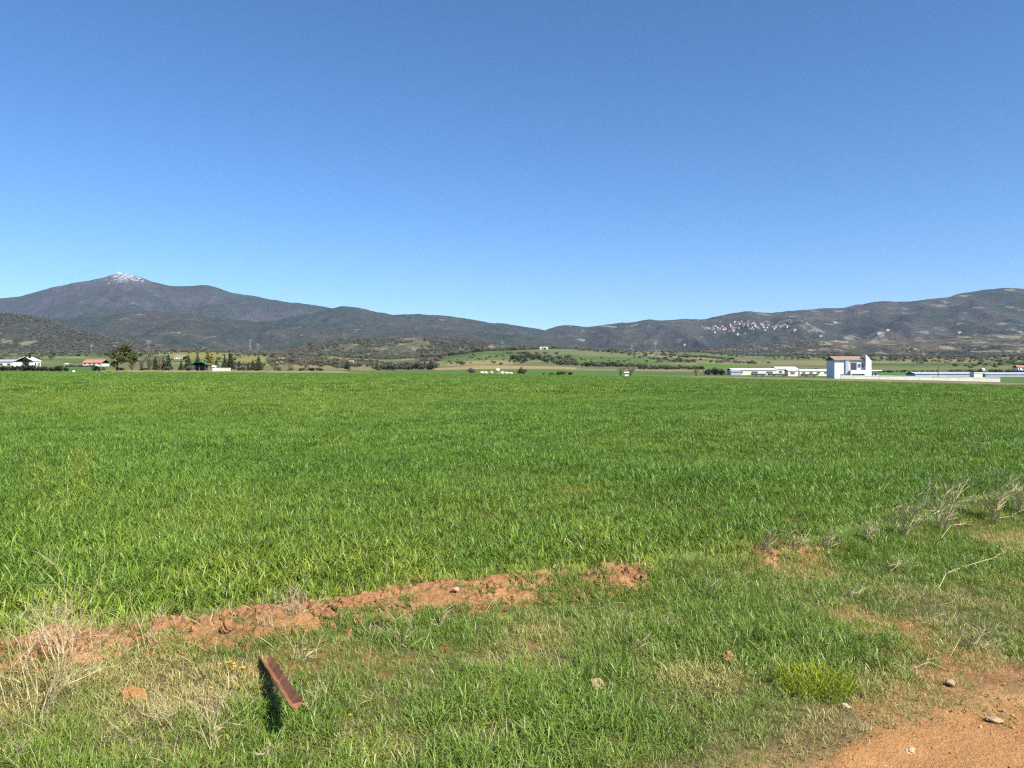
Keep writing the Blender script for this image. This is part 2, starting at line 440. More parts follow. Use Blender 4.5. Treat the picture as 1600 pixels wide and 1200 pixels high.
def build_bank():
    xs = np.concatenate([np.arange(-6, 4.6, 0.013), np.arange(4.6, 14, 0.05)]); vv = np.linspace(-0.48, 0.50, 56)
    X, V = np.meshgrid(xs, vv)
    Y = fedge(X) + V / 0.88
    env = sst(-0.48, -0.2, V) * sst(0.5, 0.2, V)
    d1, r1 = cells(X * 7.5, Y * 7.5, 12); d2, _ = cells(X * 18, Y * 18, 14); d3, r3 = cells(X * 3.2, Y * 3.2, 18)
    rough = fbm(X * 6, Y * 6, 4, 33) - 0.5
    bump = 0.075 * (r1 - 0.35) * np.clip(1 - d1 * 1.3, 0, 1) ** 0.6 + 0.02 * np.clip(0.8 - d2, 0, 1) + 0.05 * rough + 0.07 * (r3 - 0.5) * np.clip(1 - d3, 0, 1)
    Z = gz(X, Y) + bump * env - 0.055 * (1 - env) - 0.01
    Z = Z - 0.06 * sst(0.75, 1.4, X) * (1 - np.exp(-((X - 2.35) / .45) ** 2))
    n, m = X.shape; idx = np.arange(n * m).reshape(n, m)
    q = np.stack([idx[:-1, :-1], idx[:-1, 1:], idx[1:, 1:], idx[1:, :-1]], -1).reshape(-1, 4)
    tag(mobj('soil_bank', np.stack([X, Y, Z], -1), q, None, M_SOIL, None, True), kind='structure')
build_bank()

# ------------------------------------------------------------------ mountains and hills
def hill_material(name, forest, brown, clear, dist, snow=None, clear_amt=0.62, tex=1.0):
    t = NT(name)
    k = 1.0 / dist
    n1 = t.noise(14 * k, 5, 0.6); n2 = t.noise(60 * k * tex, 5, 0.65); n3 = t.noise(38 * k * tex, 4, 0.6, None, (1.0, 0.45, 2.2)); n4 = t.noise(330 * k * tex, 3, 0.6)
    c = t.mix(t.ramp(n1, [(0.42, 0), (0.6, 1)]), forest, brown)
    c = t.mix(1.0, c, t.ramp(n2, [(0.3, 0.55), (0.7, 1.4)]), 'MULTIPLY')
    c = t.mix(1.0, c, t.ramp(n4, [(0.3, 0.6), (0.7, 1.4)]), 'MULTIPLY')
    c = t.mix(t.ramp(n3, [(clear_amt, 0), (clear_amt + 0.05, 0.8)]), c, clear)
    if snow:
        px, py, pz, rr = snow
        sepn = t.n('ShaderNodeSeparateXYZ'); t.l(t.pos(), sepn.inputs[0])
        hz = t.math('DIVIDE', t.math('SUBTRACT', sepn.outputs[2], pz - rr), rr)
        dx = t.math('DIVIDE', t.math('ABSOLUTE', t.math('SUBTRACT', sepn.outputs[0], px)), rr * 3.2)
        s = t.math('SUBTRACT', t.math('ADD', t.math('MULTIPLY', hz, 0.36), t.noise(260 * k, 6, 0.8)), t.math('MULTIPLY', dx, 0.5))
        c = t.mix(t.ramp(s, [(0.73, 0), (0.95, 0.85)]), c, (0.75, 0.76, 0.78))
    b = t.math('ADD', n2, t.math('MULTIPLY', n4, 0.35))
    t.bsdf(c, 0.95, 0.05, b, 0.9, dist * 0.004)
    return t.m
LAYERS = {}
def layer_fn(crest, Dc, Lf, Lb, base, amp, seed, fs=1.0):
    cx = np.array([c[0] for c in crest], float); cyv = np.array([c[1] for c in crest], float)
    def fn(px, y):
        px = np.asarray(px, float); y = np.asarray(y, float)
        pyc = np.interp(px, cx, cyv)
        for dxp in (-7, 7): pyc = pyc + np.interp(px + dxp, cx, cyv)
        pyc = pyc / 3 + (fbm(px * 0.06, 0 * px, 3, seed + 3) - 0.5) * 2.2
        zc = EYE + (HZ - pyc) * Dc / F
        s = np.where(y < Dc, 1 + (y - Dc) / Lf, 1 - (y - Dc) / Lb); s = np.clip(s, 0, 1)
        x = (px - 800) / F * y
        n = fbm(x / Dc * 11 * fs, y / Dc * 9 * fs, 5, seed); rg = 1 - np.abs(2 * fbm(x / Dc * 13 * fs + 3, y / Dc * 4.5 * fs, 5, seed + 20) - 1)
        env = np.clip(s * (1 - s) * 4, 0, 1)
        h = base + (zc - base) * (s ** 1.25) + (zc - base) * amp * env * ((n - 0.5) * 1.1 + (rg - 0.75) * 1.7)
        lim = EYE + (HZ - pyc - 1.5 - 10 * (1 - s)) / F * y
        return np.where(y < Dc, np.minimum(h, np.maximum(lim, base)), h)
    return fn
def hill(name, crest, Dc, Lf, Lb, base, amp, seed, mat, nu=420, nv=90, fs=1.0):
    fn = layer_fn(crest, Dc, Lf, Lb, base, amp, seed, fs)
    pxs = np.linspace(crest[0][0], crest[-1][0], nu)
    nf = int(nv * 0.72)
    ys = np.concatenate([Dc - Lf * (1 - np.linspace(0, 1, nf)), Dc + Lb * np.linspace(0, 1, nv - nf + 1)[1:]])
    PX, Y = np.meshgrid(pxs, ys)
    Z = fn(PX, Y)
    X = (PX - 800) / F * Y
    n, m = X.shape; idx = np.arange(n * m).reshape(n, m)
    q = np.stack([idx[:-1, :-1], idx[:-1, 1:], idx[1:, 1:], idx[1:, :-1]], -1).reshape(-1, 4)
    o = mobj(name, np.stack([X, Y, Z], -1), q, None, mat, None, True)
    tag(o, kind='structure'); LAYERS[name] = fn
    return o
FOR = (0.019, 0.027, 0.020); BRN = (0.05, 0.043, 0.036); CLR = (0.17, 0.155, 0.12)
DA = 9200
pk = (at(207, DA), DA, EYE + (HZ - 428) * DA / F, 420)
hill('snowy_mountain', [(-520, 500), (-300, 486), (-150, 478), (0, 466), (30, 463), (60, 455), (100, 445), (125, 440), (155, 436), (172, 430), (187, 427), (200, 428), (215, 432), (240, 440), (262, 447), (290, 447), (315, 445), (335, 448), (360, 457), (400, 463), (440, 471), (470, 474), (500, 478), (520, 482), (560, 490), (640, 502), (720, 515), (900, 545)],
     DA, 3600, 1500, -60, 0.26, 101, hill_material('mountain_forest', FOR, (0.043, 0.041, 0.042), (0.15, 0.14, 0.13), DA, pk, 0.66))
hill('wooded_ridge', [(330, 520), (400, 505), (460, 494), (490, 489), (515, 482), (540, 478), (560, 480), (585, 487), (615, 492), (650, 491), (665, 491), (700, 494), (740, 500), (765, 504), (800, 507), (830, 512), (850, 515), (900, 528), (980, 548)],
     7300, 2600, 1000, -60, 0.24, 131, hill_material('ridge_forest', (0.020, 0.031, 0.020), (0.038, 0.038, 0.028), CLR, 7300, None, 0.68))
hill('lower_ridge', [(-480, 500), (-200, 497), (0, 496), (100, 498), (160, 494), (200, 488), (240, 486), (290, 490), (340, 497), (390, 502), (450, 505), (520, 508), (600, 515), (680, 516), (760, 520), (840, 526), (950, 545)],
     5600, 2200, 900, -50, 0.25, 151, hill_material('lower_forest', (0.022, 0.032, 0.020), (0.042, 0.039, 0.030), CLR, 5600, None, 0.665))
hill('village_mountain', [(800, 540), (840, 520), (862, 512), (880, 507), (897, 508), (918, 512), (940, 507), (965, 505), (990, 503), (1012, 499), (1030, 501), (1060, 499), (1100, 499), (1120, 495), (1150, 488), (1175, 486), (1200, 489), (1240, 485), (1290, 481), (1318, 481), (1345, 475), (1370, 471), (1400, 471), (1430, 471), (1480, 464), (1510, 457), (1540, 452), (1575, 450), (1600, 451), (1700, 446), (1850, 455), (2100, 480)],
     7000, 3000, 1300, -60, 0.24, 171, hill_material('village_slopes', (0.022, 0.031, 0.021), (0.050, 0.045, 0.036), (0.17, 0.158, 0.125), 7000, None, 0.60))
hill('left_foothill', [(-420, 470), (-200, 474), (-60, 484), (0, 489), (40, 492), (80, 500), (110, 514), (160, 524), (220, 533), (300, 541), (380, 548), (460, 556)],
     3400, 1300, 700, -25, 0.2, 191, hill_material('foothill_scrub', (0.026, 0.034, 0.022), (0.052, 0.048, 0.034), (0.16, 0.15, 0.09), 3400, None, 0.60, 1.4), 260, 80)
hill('right_foothill', [(880, 556), (960, 551), (1050, 547), (1150, 541), (1230, 536), (1300, 532), (1380, 529), (1450, 527), (1520, 523), (1600, 521), (1750, 515), (1950, 520)],
     3500, 1400, 700, -25, 0.22, 211, hill_material('foothill_olives', (0.040, 0.045, 0.030), (0.085, 0.074, 0.052), (0.22, 0.20, 0.13), 3500, None, 0.55, 1.4), 300, 80)
hill('scrub_hill', [(380, 560), (430, 549), (480, 537), (540, 531), (600, 529), (660, 528), (720, 530), (780, 537), (830, 544), (880, 551), (930, 558)],
     2300, 900, 600, -20, 0.2, 231, hill_material('scrub_slope', (0.062, 0.068, 0.040), (0.10, 0.094, 0.060), (0.19, 0.18, 0.10), 2300, None, 0.56, 1.8), 260, 80)

# ------------------------------------------------------------------ instanced cover (grass and the like)
def blades(n, rad, hmin, hmax, wid, lean=0.35, curve=0.5, segs=3, seed=0, flat=0.0):
    rg = np.random.default_rng(seed)
    rr = rad * np.sqrt(rg.random(n)); th = rg.random(n) * 6.2832
    bx, by = rr * np.cos(th), rr * np.sin(th)
    az = th + rg.normal(0, 1.1, n); L = hmin + (hmax - hmin) * rg.random(n); W = wid * (0.7 + 0.6 * rg.random(n))
    l0 = np.abs(rg.normal(0, lean, n)); cv = curve * (0.3 + rg.random(n))
    tw = rg.random(n) * 6.28
    nv = 2 * segs + 1
    V = np.zeros((n, nv, 3)); A = np.zeros((n, nv, 4)); A[..., 3] = 1
    rnd = rg.random(n)
    x, y, z = bx.copy(), by.copy(), np.full(n, -0.01)
    for k in range(segs + 1):
        t = k / segs
        ang = l0 + cv * t * t * 1.6
        if k:
            st = L / segs
            x = x + np.sin(ang) * np.cos(az) * st; y = y + np.sin(ang) * np.sin(az) * st; z = z + np.cos(ang) * st
        w = W * (1 - t ** 2.2) * 0.5 * (0.75 + 0.5 * math.sin(min(t * 3, 1.5)))
        ta = az + 1.5708 + (tw - 3.14) * 0.35
        sx, sy = np.cos(ta) * w, np.sin(ta) * w
        if k < segs:
            V[:, 2 * k] = np.stack([x - sx, y - sy, z], -1); V[:, 2 * k + 1] = np.stack([x + sx, y + sy, z], -1)
            A[:, 2 * k:2 * k + 2, 0] = t
        else:
            V[:, 2 * k] = np.stack([x, y, z], -1); A[:, 2 * k, 0] = 1
    A[..., 1] = rnd[:, None]
    base = (np.arange(n) * nv)[:, None]
    q = [base + np.array([[2 * k, 2 * k + 1, 2 * k + 3, 2 * k + 2]]) for k in range(segs - 1)]
    q = np.concatenate(q, 0) if q else None
    t = base + np.array([[2 * segs - 2, 2 * segs - 1, 2 * segs]])
    return V.reshape(-1, 3), q, t, A.reshape(-1, 4)
def protos(cname, lst):
    c = bpy.data.collections.new(cname)
    for i, o in enumerate(lst): o.name = '%s_%02d' % (cname, i); c.objects.link(o)
    return c
def scatter(name, pts, scl, coll, nvar, yel=None, tilt=0.12, label=None, cat=None, rz=None):
    n = len(pts); rg = np.random.default_rng(len(name) * 7 + n)
    me = bpy.data.meshes.new(name); me.vertices.add(n); me.vertices.foreach_set('co', np.asarray(pts, np.float32).ravel())
    rot = np.stack([rg.normal(0, tilt, n), rg.normal(0, tilt, n), rg.random(n) * 6.2832 if rz is None else rz], -1)
    s = np.asarray(scl, float)
    if s.ndim == 1: s = np.stack([s * (0.85 + 0.3 * rg.random(n)), s * (0.85 + 0.3 * rg.random(n)), s], -1)
    a = me.attributes.new('rot', 'FLOAT_VECTOR', 'POINT'); a.data.foreach_set('vector', rot.astype(np.float32).ravel())
    a = me.attributes.new('scl', 'FLOAT_VECTOR', 'POINT'); a.data.foreach_set('vector', s.astype(np.float32).ravel())
    a = me.attributes.new('vid', 'INT', 'POINT'); a.data.foreach_set('value', rg.integers(0, nvar, n).astype(np.int32))
    a = me.attributes.new('yel', 'FLOAT', 'POINT'); a.data.foreach_set('value', (np.zeros(n) if yel is None else np.asarray(yel)).astype(np.float32))
    o = bpy.data.objects.new(name, me); link(o)
    ng = bpy.data.node_groups.new(name + '_scatter', 'GeometryNodeTree')
    ng.interface.new_socket('Geometry', in_out='INPUT', socket_type='NodeSocketGeometry'); ng.interface.new_socket('Geometry', in_out='OUTPUT', socket_type='NodeSocketGeometry')
    N = ng.nodes; gi = N.new('NodeGroupInput'); go = N.new('NodeGroupOutput')
    ip = N.new('GeometryNodeInstanceOnPoints'); ci = N.new('GeometryNodeCollectionInfo')
    ci.inputs['Collection'].default_value = coll; ci.inputs['Separate Children'].default_value = True; ci.inputs['Reset Children'].default_value = True
    def na(nm, tp):
        x = N.new('GeometryNodeInputNamedAttribute'); x.data_type = tp; x.inputs['Name'].default_value = nm; return x.outputs['Attribute']
    er = N.new('FunctionNodeEulerToRotation')
    L = ng.links
    L.new(gi.outputs[0], ip.inputs['Points']); L.new(ci.outputs[0], ip.inputs['Instance']); ip.inputs['Pick Instance'].default_value = True
    L.new(na('vid', 'INT'), ip.inputs['Instance Index']); L.new(na('rot', 'FLOAT_VECTOR'), er.inputs[0]); L.new(er.outputs[0], ip.inputs['Rotation']); L.new(na('scl', 'FLOAT_VECTOR'), ip.inputs['Scale'])
    L.new(ip.outputs[0], go.inputs[0])
    md = o.modifiers.new('cover', 'NODES'); md.node_group = ng
    tag(o, label, cat, kind='stuff')
    return o
def sector(r0, r1, dens, amax=39.0, seed=1):
    rg = np.random.default_rng(seed); a = math.radians(amax)
    n = int(a * (r1 * r1 - r0 * r0) * dens)
    r = np.sqrt(r0 * r0 + (r1 * r1 - r0 * r0) * rg.random(n)); t = (rg.random(n) * 2 - 1) * a
    return r * np.sin(t), r * np.cos(t)
def bl_obj(nm, mat, *a, **k):
    V, q, t, A = blades(*a, **k)
    return mobj(nm, V, q, t, mat, attrs={'bl': A}, lnk=False)

# young wheat, three densities with distance
BARE = [foot(125, 735) + (0.13, 1.8), foot(65, 745) + (0.08, 1.5), foot(910, 768) + (0.26, 0.3), foot(530, 697) + (0.12, 0.4)]
def wheat_field():
    near = protos('wheat_near', [bl_obj('w', M_WHEAT, 21, 0.060, 0.075, 0.19, 0.0068, 0.28, 0.95, 4, seed=100 + i) for i in range(8)])
    mid = protos('wheat_mid', [bl_obj('w', M_WHEAT, 58, 0.16, 0.075, 0.19, 0.0080, 0.30, 0.95, 3, seed=120 + i) for i in range(6)])
    far = protos('wheat_far', [bl_obj('w', M_WHEAT, 130, 0.60, 0.09, 0.21, 0.019, 0.30, 0.75, 2, seed=140 + i) for i in range(5)])
    for nm, coll, nv, r0, r1, dens, lab in (('wheat', near, 8, 3.8, 15, 190, 'young green wheat blades along the near edge of the field'),
                                            ('wheat', mid, 6, 15, 48, 34, 'dense young green wheat across the middle of the field'),
                                            ('wheat', far, 5, 48, 245, 1.9, 'young green wheat reaching to the far end of the field')):
        x, y = sector(r0, r1, dens, seed=int(r1))
        d = (y - fedge(x)) * 0.88
        px = 800 + F * x / y
        edge = 0.09 + 0.5 * (fbm(x * 1.4, y * 1.4, 3, 71) - 0.42) - 0.34 * sst(0.6, 1.25, x) * (1 - 0.8 * np.exp(-((x - 2.35) / 0.4) ** 2))
        keep = (d > edge) & (y < faredge(px) + 1.5 * vn(x * 0.2, y * 0.2, 5))
        rn = RNG.random(len(x))
        keep &= rn < (0.22 + 0.78 * sst(0.0, 0.8, d - edge))
        for bx, by, rx, ry in BARE:
            keep &= (((x - bx - (y - by) * bx / by) / rx) ** 2 + ((y - by) / ry) ** 2 + 0.8 * (vn(x * 3, y * 3, 6) - 0.5)) > rn * 0.9
        x, y, d, px = x[keep], y[keep], d[keep], px[keep]
        hn = fbm(x * 0.35, y * 0.35, 3, 73); hf = fbm(x * 0.05, y * 0.05, 3, 74)
        s = (0.62 + 0.38 * sst(0.1, 1.3, d)) * (0.50 + 0.75 * hn + 0.35 * hf) * (0.82 + 0.4 * RNG.random(len(x)))
        s = np.maximum(s, 0.55 * (0.9 + 0.2 * RNG.random(len(x))))
        rows = np.abs(((x * 0.5 - y * 0.866) / 0.34) % 1 - 0.5) * 2
        s *= 0.80 + 0.25 * rows
        ye = 0.42 * sst(0.9, 0.1, d) * (0.4 + 0.9 * fbm(x * 1.5, y * 1.5, 2, 75))
        ye += 0.30 * sst(0.52, 0.70, fbm(x * 0.9 + 4, y * 0.8, 3, 76)) * sst(11, 6, y) * sst(2.5, 0, x)
        for bx, by, rx, ry in BARE: ye += 0.5 * np.exp(-(((x - bx - (y - by) * bx / by) / (rx * 1.5)) ** 2 + ((y - by) / (ry * 1.3)) ** 2))
        ye += 0.12 * sst(0.5, 0.75, hf) + 0.10 * sst(0.5, 0.75, fbm(x * 0.16, y * 0.09, 3, 78)) + 0.03
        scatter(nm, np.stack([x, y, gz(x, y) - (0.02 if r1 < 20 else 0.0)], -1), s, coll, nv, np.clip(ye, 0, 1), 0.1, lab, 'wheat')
wheat_field()

def verge_grass():
    g1 = protos('verge_tufts', [bl_obj('g', M_GRASS, 22, 0.06, 0.04, 0.12, 0.0036, 0.5, 0.9, 3, seed=200 + i) for i in range(8)])
    g2 = protos('lush_tufts', [bl_obj('g', M_LUSH, 24, 0.055, 0.07, 0.17, 0.0042, 0.4, 0.9, 3, seed=220 + i) for i in range(6)])
    x, y = sector(2.0, 24, 680, 40, 5)
    d = (y - fedge(x)) * 0.88; g = (y - gedge(x)) * 0.88
    rn = RNG.random(len(x))
    bare = fbm(x * 1.6, y * 1.6, 3, 81)
    keep = ((d < -0.09 + 0.85 * (fbm(x * 2.2, y * 2.2, 3, 82) - 0.5) + 0.42 * sst(0.85, 1.3, x) - 0.30 * np.exp(-((x - 2.35) / 0.4) ** 2)) | ((d < 0.3) & (fbm(x * 2.6 + 7, y * 2.6, 3, 89) > 0.63))) & (g > -0.3)
    pr = sst(-0.14, 0.08, g + 0.5 * (fbm(x * 3, y * 3, 3, 87) - 0.5)) * (0.80 + 0.20 * sst(0.66, 0.5, bare))
    pr = np.where(np.hypot(x, y) > 10, pr * 0.4, pr)
    keep &= rn < pr
    x, y, d, g = x[keep], y[keep], d[keep], g[keep]
    lush = 0.7 * sst(0.54, 0.66, fbm(x * 0.8 + 2, y * 0.8, 3, 83)) * sst(0.2, 0.8, g)
    for px, py, rx in ((1240, 985, 0.55), (1300, 1000, 0.45), (960, 915, 0.5), (640, 965, 0.35), (1450, 880, 0.8), (700, 1000, 0.3), (430, 1130, 0.25)):
        cx, cyy = foot(px, py); lush = np.maximum(lush, np.exp(-((x - cx) ** 2 + ((y - cyy) * 1.2) ** 2) / rx ** 2) * 1.1)
    isl = RNG.random(len(x)) < lush * 0.6
    dry = 0.8 * sst(0.46, 0.68, fbm(x * 1.3, y * 1.3, 3, 84)) + 0.35 * sst(0.5, -0.1, g) + 0.10 + 0.3 * sst(-0.4, -2.2, x) * vn(x * 2, y * 2, 85)
    hs = (0.45 + 0.75 * fbm(x * 1.2, y * 1.2, 3, 86)) * (0.6 + 0.4 * sst(0.0, 0.6, g))
    P = np.stack([x, y, gz(x, y) - 0.005], -1)
    a = ~isl
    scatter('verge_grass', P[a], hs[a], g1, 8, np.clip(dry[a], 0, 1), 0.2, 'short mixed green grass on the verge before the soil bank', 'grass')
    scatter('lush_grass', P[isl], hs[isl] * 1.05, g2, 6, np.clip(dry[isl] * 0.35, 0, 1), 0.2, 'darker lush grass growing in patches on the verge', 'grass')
    # dead blades lying through the grass
    st = protos('straw_bits', [bl_obj('s', M_STRAW, 7, 0.09, 0.05, 0.14, 0.0022, 1.3, 0.4, 3, seed=240 + i) for i in range(5)])
    x, y = sector(2.2, 12, 60, 40, 6); d = (y - fedge(x)) * 0.88; g = (y - gedge(x)) * 0.88
    k = (d < 0.3) & (g > 0.3) & (RNG.random(len(x)) < 0.12 + 0.9 * sst(0.5, 0.72, fbm(x * 1.1, y * 1.1, 3, 84)) + 0.3 * sst(0, -2.2, x)); x, y = x[k], y[k]
    scatter('dead_grass', np.stack([x, y, gz(x, y) + 0.01], -1), 0.8 + 0.5 * RNG.random(len(x)), st, 5, None, 0.3, 'dead straw coloured blades lying in the verge grass', 'grass')
verge_grass()

# ------------------------------------------------------------------ stones, clods and pebbles
def rock_data(name, mat, seed, sub=2, rough=0.35, lump=0.0):
    import bmesh
    bm = bmesh.new(); bmesh.ops.create_icosphere(bm, subdivisions=sub, radius=1.0)
    rg = random.Random(seed); pl = [(Vector((rg.gauss(0, 1), rg.gauss(0, 1), rg.gauss(0, 1))).normalized(), 0.62 + 0.3 * rg.random()) for _ in range(9)]
    for v in bm.verts:
        for nrm, dd in pl:
            k = v.co.dot(nrm) - dd
            if k > 0: v.co -= nrm * k * 0.9
        v.co *= 1 + (rg.random() - 0.5) * rough * 0.35
        if lump:
            c_ = v.co * 2.2; v.co *= 1 + lump * (float(fbm(np.array([c_.x + c_.z * .7 + seed]), np.array([c_.y - c_.z * .6 + seed]), 3, seed)[0]) - .5) * 2
    me = bpy.data.meshes.new(name); bm.to_mesh(me); bm.free(); me.materials.append(mat); return me
STONE_ME = [rock_data('stone', M_STONE, 3 + i, 3, 0.12, 0.3) for i in range(4)]; CLOD_ME = [rock_data('soil_clod', M_SOIL, 30 + i, 4, 0.10, 0.38) for i in range(5)]
PALE_CLOD = rock_data('soil_clod', M_TRACK, 31, 4, 0.12, 0.5)
def single_rock(name, me, px, py, size, label, cat, sink=0.3, rz=0.0, lift=0.0):
    x, y = foot(px, py)
    o = bpy.data.objects.new(name, me); link(o); o.scale = size; o.location = (x, y, gzf(x, y) + size[2] * (1 - sink) + lift); o.rotation_euler = (0.1, 0.15, rz)
    return tag(o, label, cat)
single_rock('stone', STONE_ME[0], 932, 1079, (0.036, 0.03, 0.032), 'pale peach fist sized stone alone in the short verge grass', 'stone', 0.0)
single_rock('stone', STONE_ME[1], 712, 934, (0.022, 0.018, 0.016), 'small whitish stone lying on the bare soil bank', 'stone', 0.2, 0, 0.045)
single_rock('soil_clod', CLOD_ME[0], 1136, 1037, (0.036, 0.034, 0.036), 'dark reddish soil clod poking up through deep verge grass', 'soil clod', 0.0)
single_rock('soil_clod', PALE_CLOD, 213, 1088, (0.065, 0.04, 0.022), 'flat yellowish earth lump in grass left of the rusty stake', 'soil clod', 0.35, -0.2)
single_rock('soil_clod', CLOD_ME[2], 356, 992, (0.042, 0.035, 0.042), 'upright orange soil clod at the front of the left soil bank', 'soil clod', 0.1, 0.4, 0.0)
single_rock('stone', STONE_ME[2], 1322, 1107, (0.022, 0.016, 0.012), 'small cream stone in the thin grass above the dirt track', 'stone', 0.0)
single_rock('stone', STONE_ME[3], 1556, 1128, (0.045, 0.03, 0.013), 'flat pale stone bedded in the dirt track', 'stone', 0.3)
single_rock('stone', STONE_ME[0], 1422, 1178, (0.035, 0.025, 0.016), 'pale yellowish stone at the ragged edge of the track', 'stone', 0.3, 1.0)
single_rock('stone', STONE_ME[1], 1485, 1072, (0.024, 0.02, 0.018), 'pinkish stone where the grass thins beside the track', 'stone', 0.1, 2.0)
def litter(name, me_list, pts, smin, smax, label, cat, tiltv=0.6):
    c = protos(name + '_kinds', [bpy.data.objects.new('k', m) for m in me_list])
    s = smin + (smax - smin) * RNG.random(len(pts)) ** 2.5
    sc = np.stack([s * (0.7 + 0.6 * RNG.random(len(s))), s * (0.7 + 0.6 * RNG.random(len(s))), s * (0.5 + 0.4 * RNG.random(len(s)))], -1)
    scatter(name, pts, sc, c, len(me_list), None, tiltv, label, cat)
PEB = [rock_data('pebble', M_STONE, 60 + i, 1) for i in range(4)]; CRUMB = [rock_data('crumb', M_SOIL, 80 + i, 1, 0.6) for i in range(5)]
x = RNG.random(1800) * 9 - 1.5; y = gedge(x) + (RNG.random(1800) * 2.2 - 2.2)
litter('track_pebbles', PEB, np.stack([x, y, gz(x, y) + 0.012], -1), 0.003, 0.011, 'pale pebbles strewn over the dirt track', 'pebbles')
GRIT = [rock_data('grit', M_TRACK, 70 + i, 1, 0.5) for i in range(4)]
n = 9000; x = RNG.random(n) * 7 - 1.0; y = gedge(x) + (RNG.random(n) * 2.3 - 2.1)
litter('track_grit', GRIT, np.stack([x, y, gz(x, y) + 0.012], -1), 0.002, 0.009, 'fine orange grit and crumbs covering the dirt track', 'grit')
n = 4200; x = RNG.random(n) * 6.1 - 5; x[:260] = 2.35 + RNG.normal(0, .3, 260); y = fedge(x) + RNG.normal(0, 0.17, n) * np.where(x > 1.5, .4, 1)
litter('soil_crumbs', CRUMB, np.stack([x, y, gz(x, y) + 0.004], -1), 0.006, 0.042, 'loose reddish crumbs of earth along the soil bank', 'soil')

# ------------------------------------------------------------------ rusty stake
t = NT('rusty_steel')
v = t.n('ShaderNodeTexCoord').outputs['Object']
c = t.mix(t.ramp(t.noise(9, 5, 0.7, v), [(0.35, 0), (0.65, 1)]), (0.17, 0.072, 0.032), (0.34, 0.16, 0.072))
c = t.mix(t.ramp(t.noise(30, 4, 0.7, v, (1, 1, 0.3)), [(0.55, 0), (0.7, 1)]), c, (0.42, 0.20, 0.09))
t.bsdf(c, 0.75, 0.35, t.noise(80, 4, 0.7, v), 0.5, 0.004, 0.2)
M_RUST = t.m
def rusty_stake():
    bx, by = foot(421, 1048); tx, ty, tz = at(464, 3.20), 3.20, 0.165
    b = Vector((bx, by, gzf(bx, by) + 0.03)); tip = Vector((tx, ty, gzf(tx, ty) + tz))
    z = (tip - b).normalized(); L = (tip - b).length
    xx = Vector((1, 0.25, -0.12)); xx = (xx - z * xx.dot(z)).normalized(); yy = z.cross(xx)
    w, th = 0.034, 0.006
    # angle section: two flanges meeting at the fold, the upper one towards the light
    prof = [(-w, w * 0.55), (-w - th * .6, w * 0.55 - th * .8), (-w * .12, -th * 1.6), (w * 0.72, w * .85 - th), (w * .72 - th * .6, w * 0.85), (-w * .1, 0)]
    rows = 24; V = []; rg = random.Random(4)
    for i in range(rows + 1):
        s = -0.18 + (L + 0.18) * i / rows
        for (a, c_) in prof:
            e = 0.0022
            j = (rg.random() - 0.5) * (0.02 if i == rows else 0)
            V.append(tuple(Vector((a + (rg.random() - .5) * e, c_ + (rg.random() - .5) * e, s + j))))
    k = len(prof); q = []
    for i in range(rows):
        for m in range(k):
            n2 = (m + 1) % k; q.append((i * k + m, i * k + n2, (i + 1) * k + n2, (i + 1) * k + m))
    tr = [(rows * k, rows * k + m, rows * k + m + 1) for m in range(1, k - 1)]
    o = mobj('rusty_stake', V, q, tr, M_RUST)
    # local y must face up
    if yy.z < 0: yy = -yy; xx = -xx
    o.matrix_world = Matrix(((xx.x, yy.x, z.x, b.x), (xx.y, yy.y, z.y, b.y), (xx.z, yy.z, z.z, b.z), (0, 0, 0, 1)))
    tag(o, 'rusty angle iron stake leaning out of the verge grass', 'stake')
rusty_stake()

# ------------------------------------------------------------------ dry weeds
def weed(px, py, hpx, spread, stems, label, mat=M_STRAW, lean=(0, 0), depth=3, seed=0, thick=1.0, name='dry_weed', lift=0.0, cat='weed'):
    x, y = foot(px, py); H = hpx / F * y
    rg = random.Random(seed + int(px)); mb = MB()
    def grow(p, d, L, r, lev):
        n = 3; pts = [p]; rr = [r]; dd = d.copy()
        for i in range(n):
            dd = (dd + Vector((rg.gauss(0, .2), rg.gauss(0, .2), rg.gauss(0.0, .1)))).normalized()
            pts.append(pts[-1] + dd * L / n); rr.append(max(r * (1 - 0.45 * (i + 1) / n), 0.0006))
        mb.tube(pts, rr, 3)
        if lev == 0 and rg.random() < .7:
            e = pts[-1]; hs = rg.uniform(.0025, .005)
            for _ in range(2):
                u = Vector((rg.gauss(0, 1), rg.gauss(0, 1), rg.gauss(0, 1))).normalized(); v2 = u.cross(Vector((.3, .5, .8))).normalized()
                mb.quad(tuple(e - u * hs), tuple(e - v2 * hs * .6), tuple(e + u * hs), tuple(e + v2 * hs * .6))
        if lev > 0:
            for _ in range(rg.randint(2, 4)):
                k = rg.randint(1, n); q = pts[k]
                sd = (dd + Vector((rg.gauss(0, .55), rg.gauss(0, .55), rg.gauss(.1, .3)))).normalized()
                grow(q, sd, L * rg.uniform(.4, .75), r * .6, lev - 1)
    for s in range(stems):
        a = rg.random() * 6.283
        d = Vector((math.cos(a) * spread * rg.random() + lean[0], math.sin(a) * spread * rg.random() + lean[1], 1)).normalized()
        o0 = Vector((rg.gauss(0, .02), rg.gauss(0, .02), -0.02))
        grow(o0, d, H * rg.uniform(.45, .75), 0.0024 * thick * (y / 4) ** 0.5, depth)
    o = mb.build(name, mat)
    o.location = (x, y, gzf(x, y) + lift)
    return tag(o, label, cat)
G_W = 'dry weeds on the verge'
